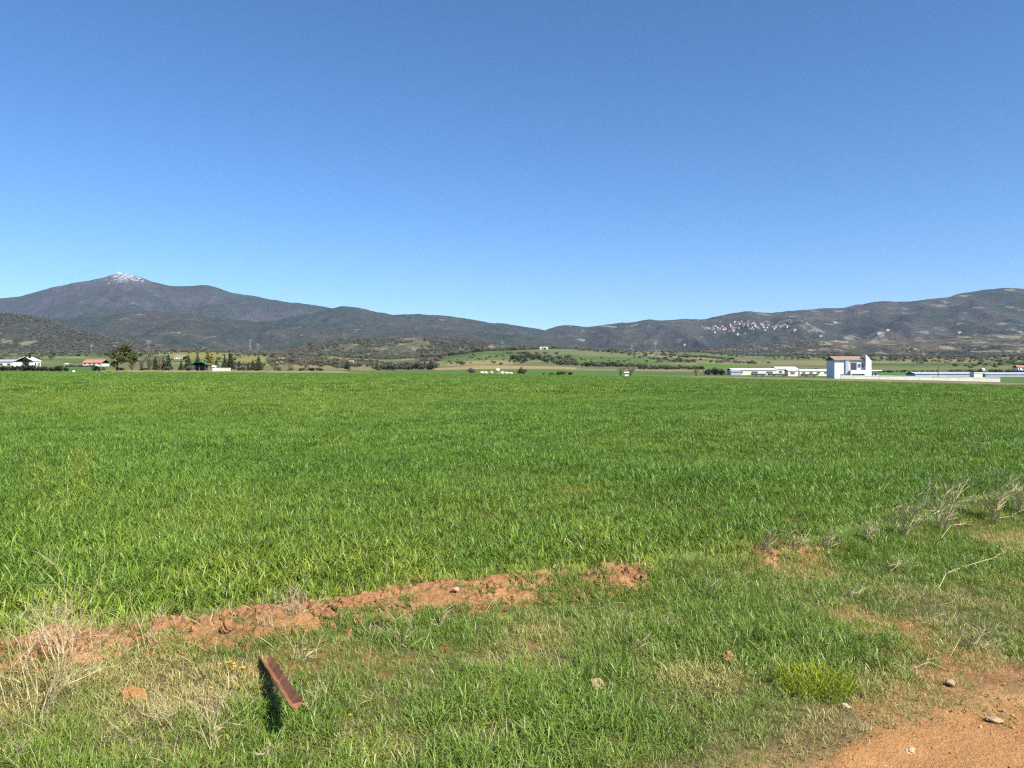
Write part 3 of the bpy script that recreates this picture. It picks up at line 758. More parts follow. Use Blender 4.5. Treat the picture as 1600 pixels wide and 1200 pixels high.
WEEDS = [
    (62, 1120, 185, .25, 7, 'tall bleached dry weed leaning right at the lower left corner', M_STRAW, (.22, .1), 3, 1),
    (95, 1035, 105, .42, 9, 'dense straw coloured weed clump beside the left soil bank', M_STRAW, (.05, 0), 3, 2),
    (12, 1110, 130, .3, 3, 'thin dry weed at the extreme left edge of the verge', M_STRAW, (.1, 0), 2, 3),
    (238, 1012, 85, .3, 4, 'sparse dry stems before the soil bank above the flat earth lump', M_STRAW, (.1, 0), 2, 4),
    (458, 968, 62, .7, 9, 'grey bushy dry weed rooted on the soil bank above the stake', M_GREYSTEM, (.1, 0), 3, 5),
    (462, 1036, 60, .5, 4, 'forked pale weed just behind the top of the rusty stake', M_GREYSTEM, (.3, 0), 2, 6),
    (622, 1012, 66, .55, 4, 'branching pale weed below the middle of the soil bank', M_GREYSTEM, (.25, 0), 2, 7),
    (335, 1178, 110, .5, 4, 'tangled straw weed to the lower left of the rusty stake', M_STRAW, (-.2, 0), 3, 8),
    (270, 1140, 80, .6, 3, 'low tangled dry weed between the earth lump and the stake', M_STRAW, (.1, 0), 3, 9),
    (488, 1120, 55, .6, 5, 'fine dry twigs in the grass right of the rusty stake', M_GREYSTEM, (.1, 0), 2, 10),
    (995, 1025, 48, .5, 4, 'whitish twiggy weed in the middle of the verge', M_GREYSTEM, (.3, 0), 2, 11),
    (1030, 985, 28, .9, 4, 'low grey twig patch right of the whitish twiggy weed', M_GREYSTEM, (.6, 0), 2, 12),
    (1198, 868, 50, .35, 7, 'grey upright weed tuft at the small right hand soil patch', M_GREYSTEM, (-.05, 0), 2, 13),
    (1240, 862, 44, .4, 6, 'pale weed tuft just right of the small soil patch', M_GREYSTEM, (.1, 0), 2, 14),
    (1408, 842, 72, .95, 10, 'round grey dry bush leftmost of the three at the field edge', M_GREYSTEM, (0, 0), 3, 15),
    (1472, 830, 84, .85, 10, 'middle and tallest grey dry bush at the right field edge', M_GREYSTEM, (0, 0), 3, 16),
    (1552, 818, 72, .95, 10, 'rightmost grey dry bush at the field edge', M_GREYSTEM, (.05, 0), 3, 17),
    (1594, 808, 62, .5, 8, 'dry bush cut off by the right edge of the picture', M_STRAW, (.1, 0), 3, 18),
    (1393, 905, 66, .18, 2, 'slender pale weed stem below the leftmost grey bush', M_STRAW, (-.1, 0), 2, 19),
    (1478, 985, 50, .15, 2, 'single upright bleached stem in the right verge', M_STRAW, (.15, 0), 1, 20),
    (1362, 1010, 48, .15, 2, 'bleached stem right of the yellow green plant', M_STRAW, (.1, 0), 1, 21),
    (1518, 1015, 62, .75, 7, 'spreading brown twiggy weed on the verge near the right edge', M_STRAW, (.45, 0), 3, 22),
    (1120, 930, 45, .4, 5, 'faded grass like weed among lush grass above the soil clod', M_GREYSTEM, (-.2, 0), 1, 23),
    (1585, 1050, 22, .9, 3, 'low curled dry stem at the right edge above the track', M_STRAW, (1.2, 0), 1, 24),
    (620, 1192, 34, .3, 2, 'pale dry stem slanting at the bottom edge of the verge', M_STRAW, (1.3, .2), 1, 25),
    (150, 1015, 80, .5, 4, 'thin forked dry weed right of the dense straw clump', M_GREYSTEM, (.15, 0), 2, 27),
    (420, 985, 60, .5, 4, 'wispy dry weed in front of the grey bushy bank weed', M_GREYSTEM, (-.1, 0), 2, 28),
    (685, 985, 55, .6, 3, 'spindly pale weed below the small dark green herb', M_GREYSTEM, (.3, 0), 2, 29),
    (180, 1170, 75, .6, 4, 'wiry dry weed at the bottom below the pale earth lump', M_STRAW, (.2, 0), 2, 30),
    (425, 1190, 55, .7, 4, 'wiry dry weed at the bottom below the rusty stake', M_STRAW, (.1, 0), 2, 31),
    (545, 1160, 45, .7, 3, 'thin dry weed at the bottom right of the rusty stake', M_GREYSTEM, (.2, 0), 2, 32),
    (1440, 965, 55, .5, 3, 'thin dry weed left of the single upright bleached stem', M_STRAW, (.2, 0), 2, 33),
    (1325, 935, 40, .6, 3, 'faint dry twigs in the grass of the upper right verge', M_GREYSTEM, (.2, 0), 2, 34),
    (1290, 858, 42, .6, 5, 'wispy dry weed at the right end of the small soil patch', M_GREYSTEM, (.1, 0), 2, 35),
    (1355, 850, 46, .7, 5, 'wispy dry weed between small soil patch and grey bushes', M_GREYSTEM, (.1, 0), 2, 36),
    (20, 1190, 60, .6, 4, 'low dry weed in the bottom left corner', M_STRAW, (.1, 0), 2, 26),
]
for w in WEEDS: weed(w[0], w[1], w[2], w[3], w[4], w[5], w[6], w[7], w[8], w[9], 1.2 if w[0] < 100 else 0.95 if w[1] > 900 else 1.45)['group'] = G_W
def lying_stem(pix, label):
    pts = []
    for px, py, hh in pix:
        x, y = foot(px, py); pts.append((x, y, gzf(x, y) + hh))
    mb = MB(); mb.tube(pts, [0.003 * (1 - .6 * i / len(pts)) for i in range(len(pts))], 4)
    rg = random.Random(int(pix[0][0]))
    for p in pts[1:]:
        for _ in range(2):
            e = Vector(p) + Vector((rg.gauss(.02, .06), rg.gauss(0, .05), rg.uniform(.0, .07))); mb.tube([p, (Vector(p) + e) / 2 + Vector((0, 0, .01)), e], [.002, .0015, .0008], 3)
    tag(mb.build('fallen_stem', M_STRAW), label, 'stem', 'fallen dry stems')
lying_stem([(1468, 928, .05), (1478, 915, .09), (1500, 908, .10), (1530, 898, .10), (1556, 888, .09)], 'long arching dry stem fallen across the right verge')
lying_stem([(1388, 895, .05), (1402, 893, .06), (1422, 898, .05)], 'short dry stem lying below the leftmost grey bush')
lying_stem([(1470, 848, .04), (1486, 834, .08), (1506, 832, .08)], 'forked dry stem lying in front of the tallest grey bush')

# small leafy plants and flowers
def leafy(px, py, w, hgt, n, mat, label, name, cat, yel_mat=False, seed=0):
    x, y = foot(px, py)
    V, q, t_, A = blades(n, w, hgt * .4, hgt, 0.0042, 0.5, 0.8, 3, seed=seed)
    o = mobj(name, V, q, t_, mat, attrs={'bl': A}); o.location = (x, y, gzf(x, y)); return tag(o, label, cat)
M_YG = leaf_mat('yellow_green_leaf', (0.15, 0.21, 0.010), (0.40, 0.45, 0.03), 0.3)
M_HERB = leaf_mat('dark_herb_leaf', (0.030, 0.10, 0.015), (0.07, 0.17, 0.03), 0.25)
leafy(1275, 1075, 0.17, 0.155, 950, M_YG, 'bright yellow green leafy plant in the verge grass', 'leafy_plant', 'plant', seed=5)
leafy(690, 948, 0.09, 0.07, 90, M_HERB, 'small dark green herb growing on the bare soil bank', 'herb', 'plant', seed=6)
leafy(720, 948, 0.05, 0.06, 50, M_HERB, 'tiny green sprout beside the whitish stone on the bank', 'herb', 'plant', seed=7)
leafy(40, 985, 0.10, 0.24, 60, M_LUSH, 'isolated wheat tuft standing in front of the left bank', 'wheat_tuft', 'plant', seed=8)
M_PETAL = plain('yellow_petal', (0.62, 0.31, 0.015), 0.2, 20, 0.6, 0.2)
M_STEM = plain('flower_stem', (0.10, 0.16, 0.04), 0.2, 20, 0.7, 0.2)
def flower(px, py, hh, r, label):
    x, y = foot(px, py); root = empty('wildflower', (x, y, gzf(x, y))); rg = random.Random(int(px * 7 + py))
    top = Vector((rg.gauss(0, .015), rg.gauss(0, .015), hh))
    MB().tube([(0, 0, -.01), (top.x * .3, top.y * .4, hh * .5), tuple(top)], [.0018, .0015, .0012], 3).build('stem', M_STEM, root)
    hb = MB()
    for k in range(8):
        a = k * .785 + rg.random() * .3; c, s = math.cos(a), math.sin(a); n_ = Vector((-s, c, 0)); d = Vector((c, s, .35 + .2 * rg.random()))
        b0 = top; e = top + d * r
        hb.quad(tuple(b0 - n_ * r * .12), tuple(b0 + n_ * r * .12), tuple(e + n_ * r * .25), tuple(e - n_ * r * .25))
    hb.build('flower_head', M_PETAL, root)
    tag(root, label, 'flower', 'yellow wildflowers by the stake')
FL = 'orange yellow wildflower in the little cluster left of the stake top'
for px, py in ((342, 1056), (350, 1062), (357, 1054), (362, 1060), (366, 1052), (373, 1060), (381, 1062), (352, 1050), (361, 1066)): flower(px, py, random.uniform(.04, .09), random.uniform(.008, .014), FL)
flower(333, 1092, .06, .010, 'lone yellow wildflower below the flower cluster'); flower(472, 1030, .05, .009, 'tiny yellow flower right of the stake top'); flower(547, 1138, .05, .009, 'tiny yellow flower far right of the stake foot'); flower(342, 1160, .06, .009, 'yellow flower among tangled straw in the lower left')

# ------------------------------------------------------------------ trees and bushes
def leafcloud(lobes, n, size, seed, shell=0.45, flat=1.0):
    rg = np.random.default_rng(seed); w = np.array([l[3] * l[4] * l[5] for l in lobes]) ** 0.7; w = w / w.sum()
    li = rg.choice(len(lobes), n, p=w); L = np.array(lobes)[li]
    d = rg.normal(size=(n, 3)); d /= np.linalg.norm(d, axis=1)[:, None]
    r = (shell + (1 - shell) * rg.random(n)) ** 0.7
    C = L[:, :3] + d * r[:, None] * L[:, 3:6]
    nrm = d + rg.normal(0, .7, (n, 3)); nrm /= np.linalg.norm(nrm, axis=1)[:, None]
    u = np.cross(nrm, rg.normal(size=(n, 3))); u /= np.linalg.norm(u, axis=1)[:, None]; v = np.cross(nrm, u)
    s = size * (0.6 + 0.8 * rg.random(n))[:, None]
    V = np.stack([C - u * s, C - v * s * .7, C + u * s, C + v * s * .7], 1).reshape(-1, 3)
    q = np.arange(n * 4).reshape(-1, 4)
    A = np.zeros((n, 4, 4)); A[..., 1] = (0.65 * rg.random(n) + 0.35 * rg.random(len(lobes))[li])[:, None]; A[..., 3] = 1
    return V, q, A.reshape(-1, 4)
M_BARK = plain('bark', (0.12, 0.085, 0.06), 0.3, 3, 0.95, 0.1, 0.6, 8, 0.03)
M_PINE = leaf_mat('pine_needles', (0.020, 0.030, 0.008), (0.095, 0.10, 0.024), 0.1)
M_CON = leaf_mat('conifer_needles', (0.018, 0.030, 0.014), (0.055, 0.075, 0.028), 0.1)
M_DARKB = leaf_mat('dark_evergreen_leaf', (0.016, 0.026, 0.012), (0.050, 0.062, 0.025), 0.1)
M_OLIVE = leaf_mat('olive_leaf', (0.050, 0.062, 0.036), (0.145, 0.148, 0.09), 0.1)
M_BARE = leaf_mat('bare_twigs', (0.13, 0.098, 0.072), (0.24, 0.19, 0.145), 0.05)
M_PURP = leaf_mat('brown_twigs', (0.065, 0.045, 0.036), (0.13, 0.095, 0.07), 0.05)
M_YTREE = leaf_mat('yellow_leaf', (0.13, 0.12, 0.02), (0.24, 0.21, 0.04), 0.2)
M_GREENB = leaf_mat('green_leaf', (0.035, 0.07, 0.015), (0.09, 0.14, 0.035), 0.2)
ORD = 'leftmost second third fourth fifth sixth seventh eighth ninth tenth eleventh twelfth thirteenth fourteenth fifteenth sixteenth seventeenth eighteenth nineteenth twentieth'.split()
TEN = {2: 'twenty', 3: 'thirty', 4: 'forty'}
def nth(i):
    if i < 20: return ORD[i]
    k = i + 1
    return {20: 'twentieth', 30: 'thirtieth', 40: 'fortieth'}[k] if k % 10 == 0 else TEN[k // 10] + ' ' + (['first'] + ORD[1:])[k % 10 - 1]
def nth_label(i, noun, rest): return ('leftmost %s %s' % (noun, rest)) if i == 0 else '%s %s from the left %s' % (nth(i), noun, rest)
TREES = {}
def tree_proto(kind):
    """unit-height parts: (trunk mesh, crown mesh)"""
    if kind in TREES: return TREES[kind]
    rg = random.Random(hash(kind) % 1 + len(kind)); mb = MB(); lob = []
    sd = sum(ord(c) for c in kind)
    rg = random.Random(sd)
    if kind.startswith('pine'):
        mb.tube([(-.20, 0, -.02), (-.21, .0, .2), (-.12, .01, .5), (-.05, 0, .8)], [.04, .034, .024, .008], 6)
        for k in range(15):
            a = rg.random() * 6.28; rr = .13 + .32 * rg.random(); z = .32 + .5 * rg.random()
            c = (rr * math.cos(a) * 1.05, rr * math.sin(a), z); mb.tube([(-.12, .01, z - .15), (c[0] * .6, c[1] * .6, z - .05), c], [.013, .009, .004], 4)
            s = .10 + .07 * rg.random(); lob.append((*c, s, s, s * .85))
        for (a, b, c, s) in ((.08, 0, .86, .11), (-.12, .05, .80, .11), (.22, 0, .80, .10), (-.30, 0, .68, .11), (.36, 0, .62, .10), (-.4, 0, .5, .09), (.42, .1, .48, .10), (-.22, -.2, .22, .12), (.40, -.1, .32, .08)): lob.append((a, b, c, s, s, s))
        V, q, A = leafcloud(lob, 3600, .032, sd, .3); mat = M_PINE
    elif kind.startswith('conifer'):
        mb.tube([(0, 0, -.02), (0, 0, .5), (0, 0, .97)], [.03, .02, .004], 5)
        for k in range(11):
            z = .1 + .86 * k / 10; r = .26 * (1 - z) + .02; nn = 5
            for j in range(nn):
                a = j * 6.283 / nn + k * .7; lob.append((r * .6 * math.cos(a), r * .6 * math.sin(a), z + rg.gauss(0, .015), r * .55, r * .55, .05))
        V, q, A = leafcloud(lob, 900, .035, sd, .2); mat = M_CON
    elif kind.startswith('cypress'):
        mb.tube([(0, 0, -.02), (0, 0, .5), (0, 0, .95)], [.03, .02, .004], 5)
        for k in range(14):
            z = .1 + .8 * k / 13; a = rg.random() * 6; r = .2 * math.sin(min(1, (1.02 - z) * 1.6) * 1.57); lob.append((r * .5 * math.cos(a), r * .5 * math.sin(a), z, r * .75, r * .75, .09))
        V, q, A = leafcloud(lob, 900, .04, sd, .3); mat = M_DARKB
    elif kind.startswith('bare'):
        for k in range(26):
            a = rg.random() * 6.28; r = .5 * rg.random(); mb.tube([(0, 0, -.02), (r * .5 * math.cos(a), r * .5 * math.sin(a), .45), (r * math.cos(a), r * math.sin(a), .7 + .3 * rg.random())], [.014, .009, .004], 3)
        for k in range(9):
            a = rg.random() * 6.28; r = .42 * rg.random(); s = .16 + .1 * rg.random(); lob.append((r * math.cos(a), r * math.sin(a), .45 + .35 * rg.random(), s, s, s))
        V, q, A = leafcloud(lob, 420, .028, sd, .0); mat = M_BARE
    else:
        mb.tube([(0, 0, -.03), (.02, 0, .25), (0, .02, .5)], [.05, .04, .02], 5)
        for k in range(4):
            a = k * 1.57 + rg.random(); mb.tube([(.01, 0, .25), (.2 * math.cos(a), .2 * math.sin(a), .5), (.33 * math.cos(a), .33 * math.sin(a), .68)], [.025, .015, .006], 4)
        for k in range(12):
            a = rg.random() * 6.28; r = .40 * math.sqrt(rg.random()); s = .14 + .13 * rg.random(); lob.append((r * math.cos(a), r * math.sin(a), .34 + .42 * rg.random(), s, s, s * .85))
        mat = {'dark': M_DARKB, 'olive': M_OLIVE, 'brown': M_PURP, 'yellow': M_YTREE, 'green': M_GREENB}[kind.split('_')[0]]
        V, q, A = leafcloud(lob, 520, .055, sd, .3)
    cm = meshdata('crown', V, q, None, mat, False, {'bl': A})
    tm = meshdata('trunk', mb.v, mb.q, mb.t, M_BARK if kind.split('_')[0] not in ('bare',) else M_BARE)
    TREES[kind] = (tm, cm); return TREES[kind]
def tree(kind, name, px, D, hpx, label, cat='tree', wid=1.0, group=None, basepy=None, rz=None):
    tm, cm = tree_proto(kind); x = at(px, D); H = hpx * D / F
    z = gzf(x, D) - (0.2 * H if kind.split('_')[0] in ('dark', 'olive', 'brown', 'green') else 0)
    o = empty(name, (x, D, z), random.random() * 6.28 if rz is None else rz); o.scale = (H * wid, H * wid, H)
    for nm, me in (('trunk', tm), ('crown', cm)):
        p = bpy.data.objects.new(nm, me); link(p, o)
    return tag(o, label, cat, group)
def seen_py(px, D): return HZ + (EYE - gzf(at(px, D), D)) * F / D
tree('pine_1', 'pine_tree', 192, 222, 43, 'large rounded pine tree alone at the left edge of the field', rz=0.0, wid=1.0)
tree('dark_a', 'evergreen_bush', 155, 240, 13, 'dark low evergreen bush immediately left of the large pine', 'bush', 1.5)
CN = 'small conifers in the garden plot'
for px, D, h, lab in ((243, 232, 22, 'slim dark conifer among bare shrubs right of the large pine'), (255, 236, 22, 'left one of two close conifers before the pale farm building'), (263, 233, 26, 'right one of two close conifers before the pale farm building'),
                      (283, 236, 16, 'little conifer standing alone left of the green roofed shed'), (294, 240, 27, 'pointed conifer left behind the green roofed shed'), (309, 262, 26, 'conifer whose tip shows above the green roofed shed'),
                      (338, 242, 19, 'short conifer between yellowish tree and low white wall'), (351, 240, 23, 'conifer at the middle of the low white wall'), (360, 245, 30, 'tallest conifer right of the green roofed shed'),
                      (374, 238, 16, 'small conifer right of the low white wall'), (395, 242, 18, 'left one of the two conifers at the right end of the plot'), (404, 243, 25, 'right and taller of two conifers ending the garden plot'), (388, 240, 13, 'stubby conifer nestled between bushes at the plot end')):
    tree('conifer_%d' % (int(px) % 2), 'conifer', px, D, h, lab, 'conifer', 1.1, CN)
tree('yellow_1', 'yellowish_tree', 323, 255, 30, 'yellow green broad tree behind the green roofed shed', 'tree', 0.9)
BS = 'bare shrubs by the garden plot'
for i, (px, h, w, lab) in enumerate(((222, 20, .9, 'bare tan shrub just right of the large pine'), (233, 27, .9, 'tallest bare tan shrub right of the large pine'), (249, 25, 1.0, 'bare shrub behind the slim dark conifer'), (206, 14, 1.4, 'low bare thicket at the foot of the pine'), (430, 16, 1.2, 'bare thicket right of the garden plot'), (452, 15, 1.3, 'bare thicket in the middle of the low shrub row'), (478, 13, 1.3, 'bare thicket near the right end of the shrub row'))):
    tree('bare_%d' % (i % 3), 'bare_shrub', px, 232 + i, h, lab, 'shrub', w, BS)
DBL = ['dark bush at the foot of the bare thicket by the pine', 'dark low bush at the pine trunk', 'dark bush below the pair of close conifers', 'round bush in front of the shed left side', 'bush right of the low white wall', 'first dark bush of the low row right of the plot', 'second dark bush of the low row', 'third dark bush of the low row', 'fourth dark bush of the low row', 'fifth dark bush of the low row', 'last dark bush at the right end of the low row']
for (px, h, w), lab in zip(((225, 7, 1.8), (188, 7, 1.8), (260, 9, 1.4), (296, 11, 1.3), (380, 11, 1.2), (405, 11, 1.2), (436, 9, 1.3), (454, 8, 1.3), (471, 8, 1.4), (487, 9, 1.4), (499, 9, 1.2)), DBL):
    tree('dark_b' if px % 2 else 'olive_b', 'low_bush', px, 229, h, lab, 'bush', w, 'low bushes along the field end')
for i, px in enumerate(range(3, 104, 7)):
    tree('dark_%s' % 'cde'[i % 3], 'hedge_bush', px + random.uniform(-1, 1), 246, random.uniform(10, 13.5), nth_label(i, 'bush', 'in the dark clipped hedge at far left'), 'hedge', 1.25, 'far left hedge')
for i, px in enumerate(range(104, 148, 6)):
    tree('brown_%s' % 'ab'[i % 2], 'hedge_bush', px, 390, random.uniform(4.5, 6), nth_label(i, 'bush', 'in brown hedge before red roofed house'), 'hedge', 1.6, 'hedge before the red roofed house')
tree('cypress_a', 'cypress', 40, 330, 21, 'left one of two dark cypresses before the white gabled house', 'tree', 1.1, 'dark cypresses at the left'); tree('cypress_b', 'cypress', 47, 334, 24, 'right one of two dark cypresses before the white gabled house', 'tree', 1.0, 'dark cypresses at the left')
tree('brown_a', 'round_shrub', 736, 248, 13, 'round brown leafless shrub left of the white rubble heap', 'shrub', 1.3)
tree('brown_b', 'round_shrub', 816, 243, 15, 'round purplish shrub right of the white rubble heap', 'shrub', 1.0)
tree('bare_1', 'bare_shrub', 985, 222, 18, 'bare tan shrub behind the white box at the field end', 'shrub', 1.1)
tree('bare_2', 'bare_shrub', 970, 224, 15, 'smaller bare shrub left behind the white box', 'shrub', 1.0)
tree('bare_0', 'bare_shrub', 1088, 240, 15, 'thin bare shrub left of the big dark bush', 'shrub', .9)
for px, h, lab in ((1107, 14, 'left lobe shrub of the dark evergreen clump by the long barn'), (1117, 17, 'middle and tallest dark evergreen by the long barn'), (1127, 14, 'right shrub of the dark evergreen clump by the long barn')):
    tree('dark_f', 'evergreen_shrub', px, 330, h, lab, 'shrub', 1.3, 'dark evergreens by the long barn')
tree('dark_g', 'field_tree', 544, 420, 16, 'small dark tree standing alone in the green field strip', 'tree', 1.0)
for i, (px, h) in enumerate(((850, 4), (862, 5), (872, 8), (881, 9), (890, 7))):
    tree('green_%s' % 'ab'[i % 2], 'green_bush', px, 232, h, nth_label(i, 'bush', 'on green mound at the field end'), 'bush', 2.0, 'bushes on the grassy mound')
# hedgerows on the rising ground
def hedgerow(x0, x1, D, h, step, kinds, name, label, group, jit=0.08):
    px = x0; i = 0
    while px < x1:
        tree(random.choice(kinds), name, px, D * random.uniform(1 - jit, 1 + jit), h * random.uniform(.7, 1.25), nth_label(i, 'tree', label), 'tree', random.uniform(1.0, 1.5), group); px += step * random.uniform(.7, 1.3); i += 1
hedgerow(1000, 1100, 560, 8, 4, ['dark_h', 'olive_h', 'brown_c'], 'hedgerow_tree', 'in hedgerow left of big dark evergreens', 'centre right hedgerow', .03)
hedgerow(1172, 1292, 520, 8, 6, ['dark_h', 'olive_h', 'dark_i'], 'hedgerow_tree', 'in the row behind the cream barns', 'trees behind the barns', .04)
hedgerow(1060, 1150, 1250, 4.5, 4, ['dark_h', 'dark_i'], 'hedgerow_tree', 'in thin far hedgerow on green slope', 'far hedgerow on the slope', .01)
hedgerow(1375, 1470, 620, 5, 6, ['dark_h', 'dark_i', 'olive_h'], 'hedgerow_tree', 'in the hedgerow right of white house', 'hedgerow right of the white house', .02)
hedgerow(1485, 1650, 500, 8, 5, ['dark_h', 'olive_i', 'brown_c'], 'hedgerow_tree', 'in the row beyond the grey sheds', 'trees beyond the grey sheds', .04)
hedgerow(590, 680, 520, 15, 3.2, ['olive_h', 'olive_i', 'dark_i', 'brown_c'], 'copse_tree', 'in olive copse below the green slope', 'copse by the green slope', .1)
hedgerow(800, 900, 800, 10, 3.5, ['olive_h', 'dark_h', 'olive_i'], 'slope_tree', 'in dark band running down green slope', 'tree band on the green slope', .12)
hedgerow(870, 1010, 640, 9, 4.5, ['olive_h', 'dark_h', 'brown_c'], 'slope_tree', 'in long row below the green slope', 'tree row below the green slope', .03)
hedgerow(650, 760, 1300, 7, 4, ['dark_h', 'olive_h'], 'slope_tree', 'on crest left of the hilltop pylon', 'trees along the crest', .02)
hedgerow(365, 415, 560, 7, 4, ['olive_i', 'brown_c'], 'orchard_tree', 'in olive grove behind the garden plot', 'grove behind the garden plot', .06)
hedgerow(420, 560, 640, 7, 4, ['olive_i', 'olive_h', 'brown_c'], 'orchard_tree', 'in grove below the orange roofed house', 'grove below the orange roofed house', .1)

# scrub and woodland too far off to count
def woodland():
    kinds = [('olive_h', M_OLIVE), ('olive_i', M_OLIVE), ('olive_j', M_OLIVE), ('dark_h', M_DARKB), ('bare_1', M_BARE), ('bare_2', M_BARE)]
    for k, _ in kinds: tree_proto(k)
    c = protos('scrub_kinds', [bpy.data.objects.new('k', TREES[k][1]) for k, _ in kinds])
    P = []; S = []
    def add(fn, x0, x1, y0, y1, n, thr, hmin, hmax, seed, freq):
        rg = np.random.default_rng(seed); px = x0 + (x1 - x0) * rg.random(n); y = np.sqrt(y0 ** 2 + (y1 ** 2 - y0 ** 2) * rg.random(n))
        x = (px - 800) / F * y; z = fn(px, x, y); z0 = gz(x, y)
        k = (fbm(x * freq, y * freq * .6, 3, seed) > thr) & (z >= z0 - .5); P.append(np.stack([x, y, np.maximum(z, z0)], -1)[k]); S.append((hmin + (hmax - hmin) * rg.random(k.sum())))
    for nm, x0, x1, y0, y1, n, thr, a, b in (('scrub_hill', 380, 930, 1400, 2350, 13000, .44, 3.5, 7), ('left_foothill', -300, 430, 2100, 3450, 13000, .43, 5, 10), ('right_foothill', 880, 1800, 2100, 3550, 15000, .47, 4, 8)):
        fn = LAYERS[nm]; add(lambda px, x, y, fn=fn: np.maximum(fn(px, y), gz(x, y)), x0, x1, y0, y1, n, thr, a, b, 300 + n % 7 + len(nm), .004 if y1 > 3000 else .007)
    G = lambda px, x, y: gz(x, y)
    add(G, 420, 690, 640, 1500, 2600, .46, 3, 6.5, 321, .012); add(G, -300, 420, 700, 1900, 2600, .52, 3, 6, 322, .008); add(G, 690, 1000, 1000, 1700, 900, .54, 3, 5.5, 323, .01); add(G, 690, 1000, 560, 1000, 120, .5, 2, 4, 326, .02); add(G, 1000, 1800, 900, 2100, 2600, .52, 3, 6.5, 324, .008); add(G, 1400, 1800, 700, 1300, 300, .55, 3, 6, 325, .01)
    P = np.concatenate(P); S = np.concatenate(S)
    scatter('scrub_woodland', P, np.stack([S * 1.3, S * 1.3, S], -1), c, len(kinds), None, .05, 'far off scrub and groves covering the low hills', 'woodland')
woodland()

# ------------------------------------------------------------------ buildings
M_WHITE = plain('white_render', (0.72, 0.72, 0.72), 0.05, 0.8, 0.8, 0.2); M_CREAM = plain('cream_wall', (0.64, 0.60, 0.49), 0.08, 0.5, 0.85, 0.2)
M_GREYW = plain('grey_wall', (0.38, 0.40, 0.38), 0.1, 0.5, 0.85, 0.2); M_TILE = plain('terracotta_tile', (0.36, 0.165, 0.11), 0.2, 1.5, 0.85, 0.2); M_OTILE = plain('orange_tile', (0.46, 0.20, 0.11), 0.15, 1.5, 0.85, 0.2)
M_BTILE = plain('brown_tile', (0.27, 0.19, 0.145), 0.2, 1.5, 0.85, 0.2); M_GLASS = plain('dark_glass', (0.045, 0.055, 0.075), 0.2, 0.5, 0.15, 0.6); M_METAL = plain('grey_sheet', (0.34, 0.37, 0.43), 0.12, 0.3, 0.5, 0.4)
M_FRAME = plain('grey_frame', (0.42, 0.43, 0.48), 0.1, 1, 0.6, 0.3); M_GRS = plain('green_sheet', (0.022, 0.12, 0.065), 0.15, 0.5, 0.5, 0.4); M_DARK = plain('dark_grey', (0.06, 0.065, 0.075), 0.2, 0.5, 0.8, 0.2); M_WOOD = plain('grey_wood', (0.16, 0.13, 0.10), 0.2, 2, 0.9, 0.1)
M_VW = plain('village_wall', (0.43, 0.39, 0.35), 0.3, 0.02, 0.85, 0.2); M_VT = plain('village_tile', (0.24, 0.135, 0.105), 0.3, 0.02, 0.9, 0.1)
M_STEEL = plain('galvanised_steel', (0.30, 0.31, 0.32), 0.1, 1, 0.5, 0.5); M_WROOF = plain('white_roof', (0.60, 0.60, 0.57), 0.06, 0.3, 0.7, 0.2)
def window(root, x, z, w, h, y=0.0, mat=None):
    f = MB(); e = .12
    f.box(x - e, x, y - .10, y + .02, z - e, z + h + e); f.box(x + w, x + w + e, y - .10, y + .02, z - e, z + h + e); f.box(x, x + w, y - .10, y + .02, z + h, z + h + e); f.box(x, x + w, y - .14, y + .02, z - e, z)
    fo = f.build('window', M_FRAME, root); MB().box(x, x + w, y - .04, y + .01, z, z + h).build('pane', M_GLASS, fo)
def gable_house(name, px, D, w, d, h, roof, wallm, roofm, label, rz=0.0, nwin=2, group=None, dz=0, zfix=None, wins=True, door=True):
    x = at(px, D); z = (gzf(x, D) if zfix is None else zfix) + dz
    o = empty(name, (x, D, z), rz)
    MB().prism([(0, -1.5), (d, -1.5), (d, h), (d / 2, h + roof), (0, h)], -w / 2, w / 2, 'x').build('wall', wallm, o)
    rb = MB(); ov = .35; k = roof / (d / 2)
    rb.prism([(-ov, h - ov * k + .06), (d / 2, h + roof + .06), (d + ov, h - ov * k + .06), (d + ov, h - ov * k + .26), (d / 2, h + roof + .28), (-ov, h - ov * k + .26)], -w / 2 - ov, w / 2 + ov, 'x'); rb.build('roof', roofm, o)
    if wins:
        for i in range(nwin):
            window(o, -w / 2 + (i + .5) * w / nwin - .5, 1.0 if h < 4.5 else h - 2.2, 1.0, 1.2)
        if door: 
            dr = MB().box(w * .04, w * .04 + .95, -.05, .02, -.3, 2.05).build('door', M_WOOD, o)
    return tag(o, label, 'house' if 'house' in name else 'building', group)

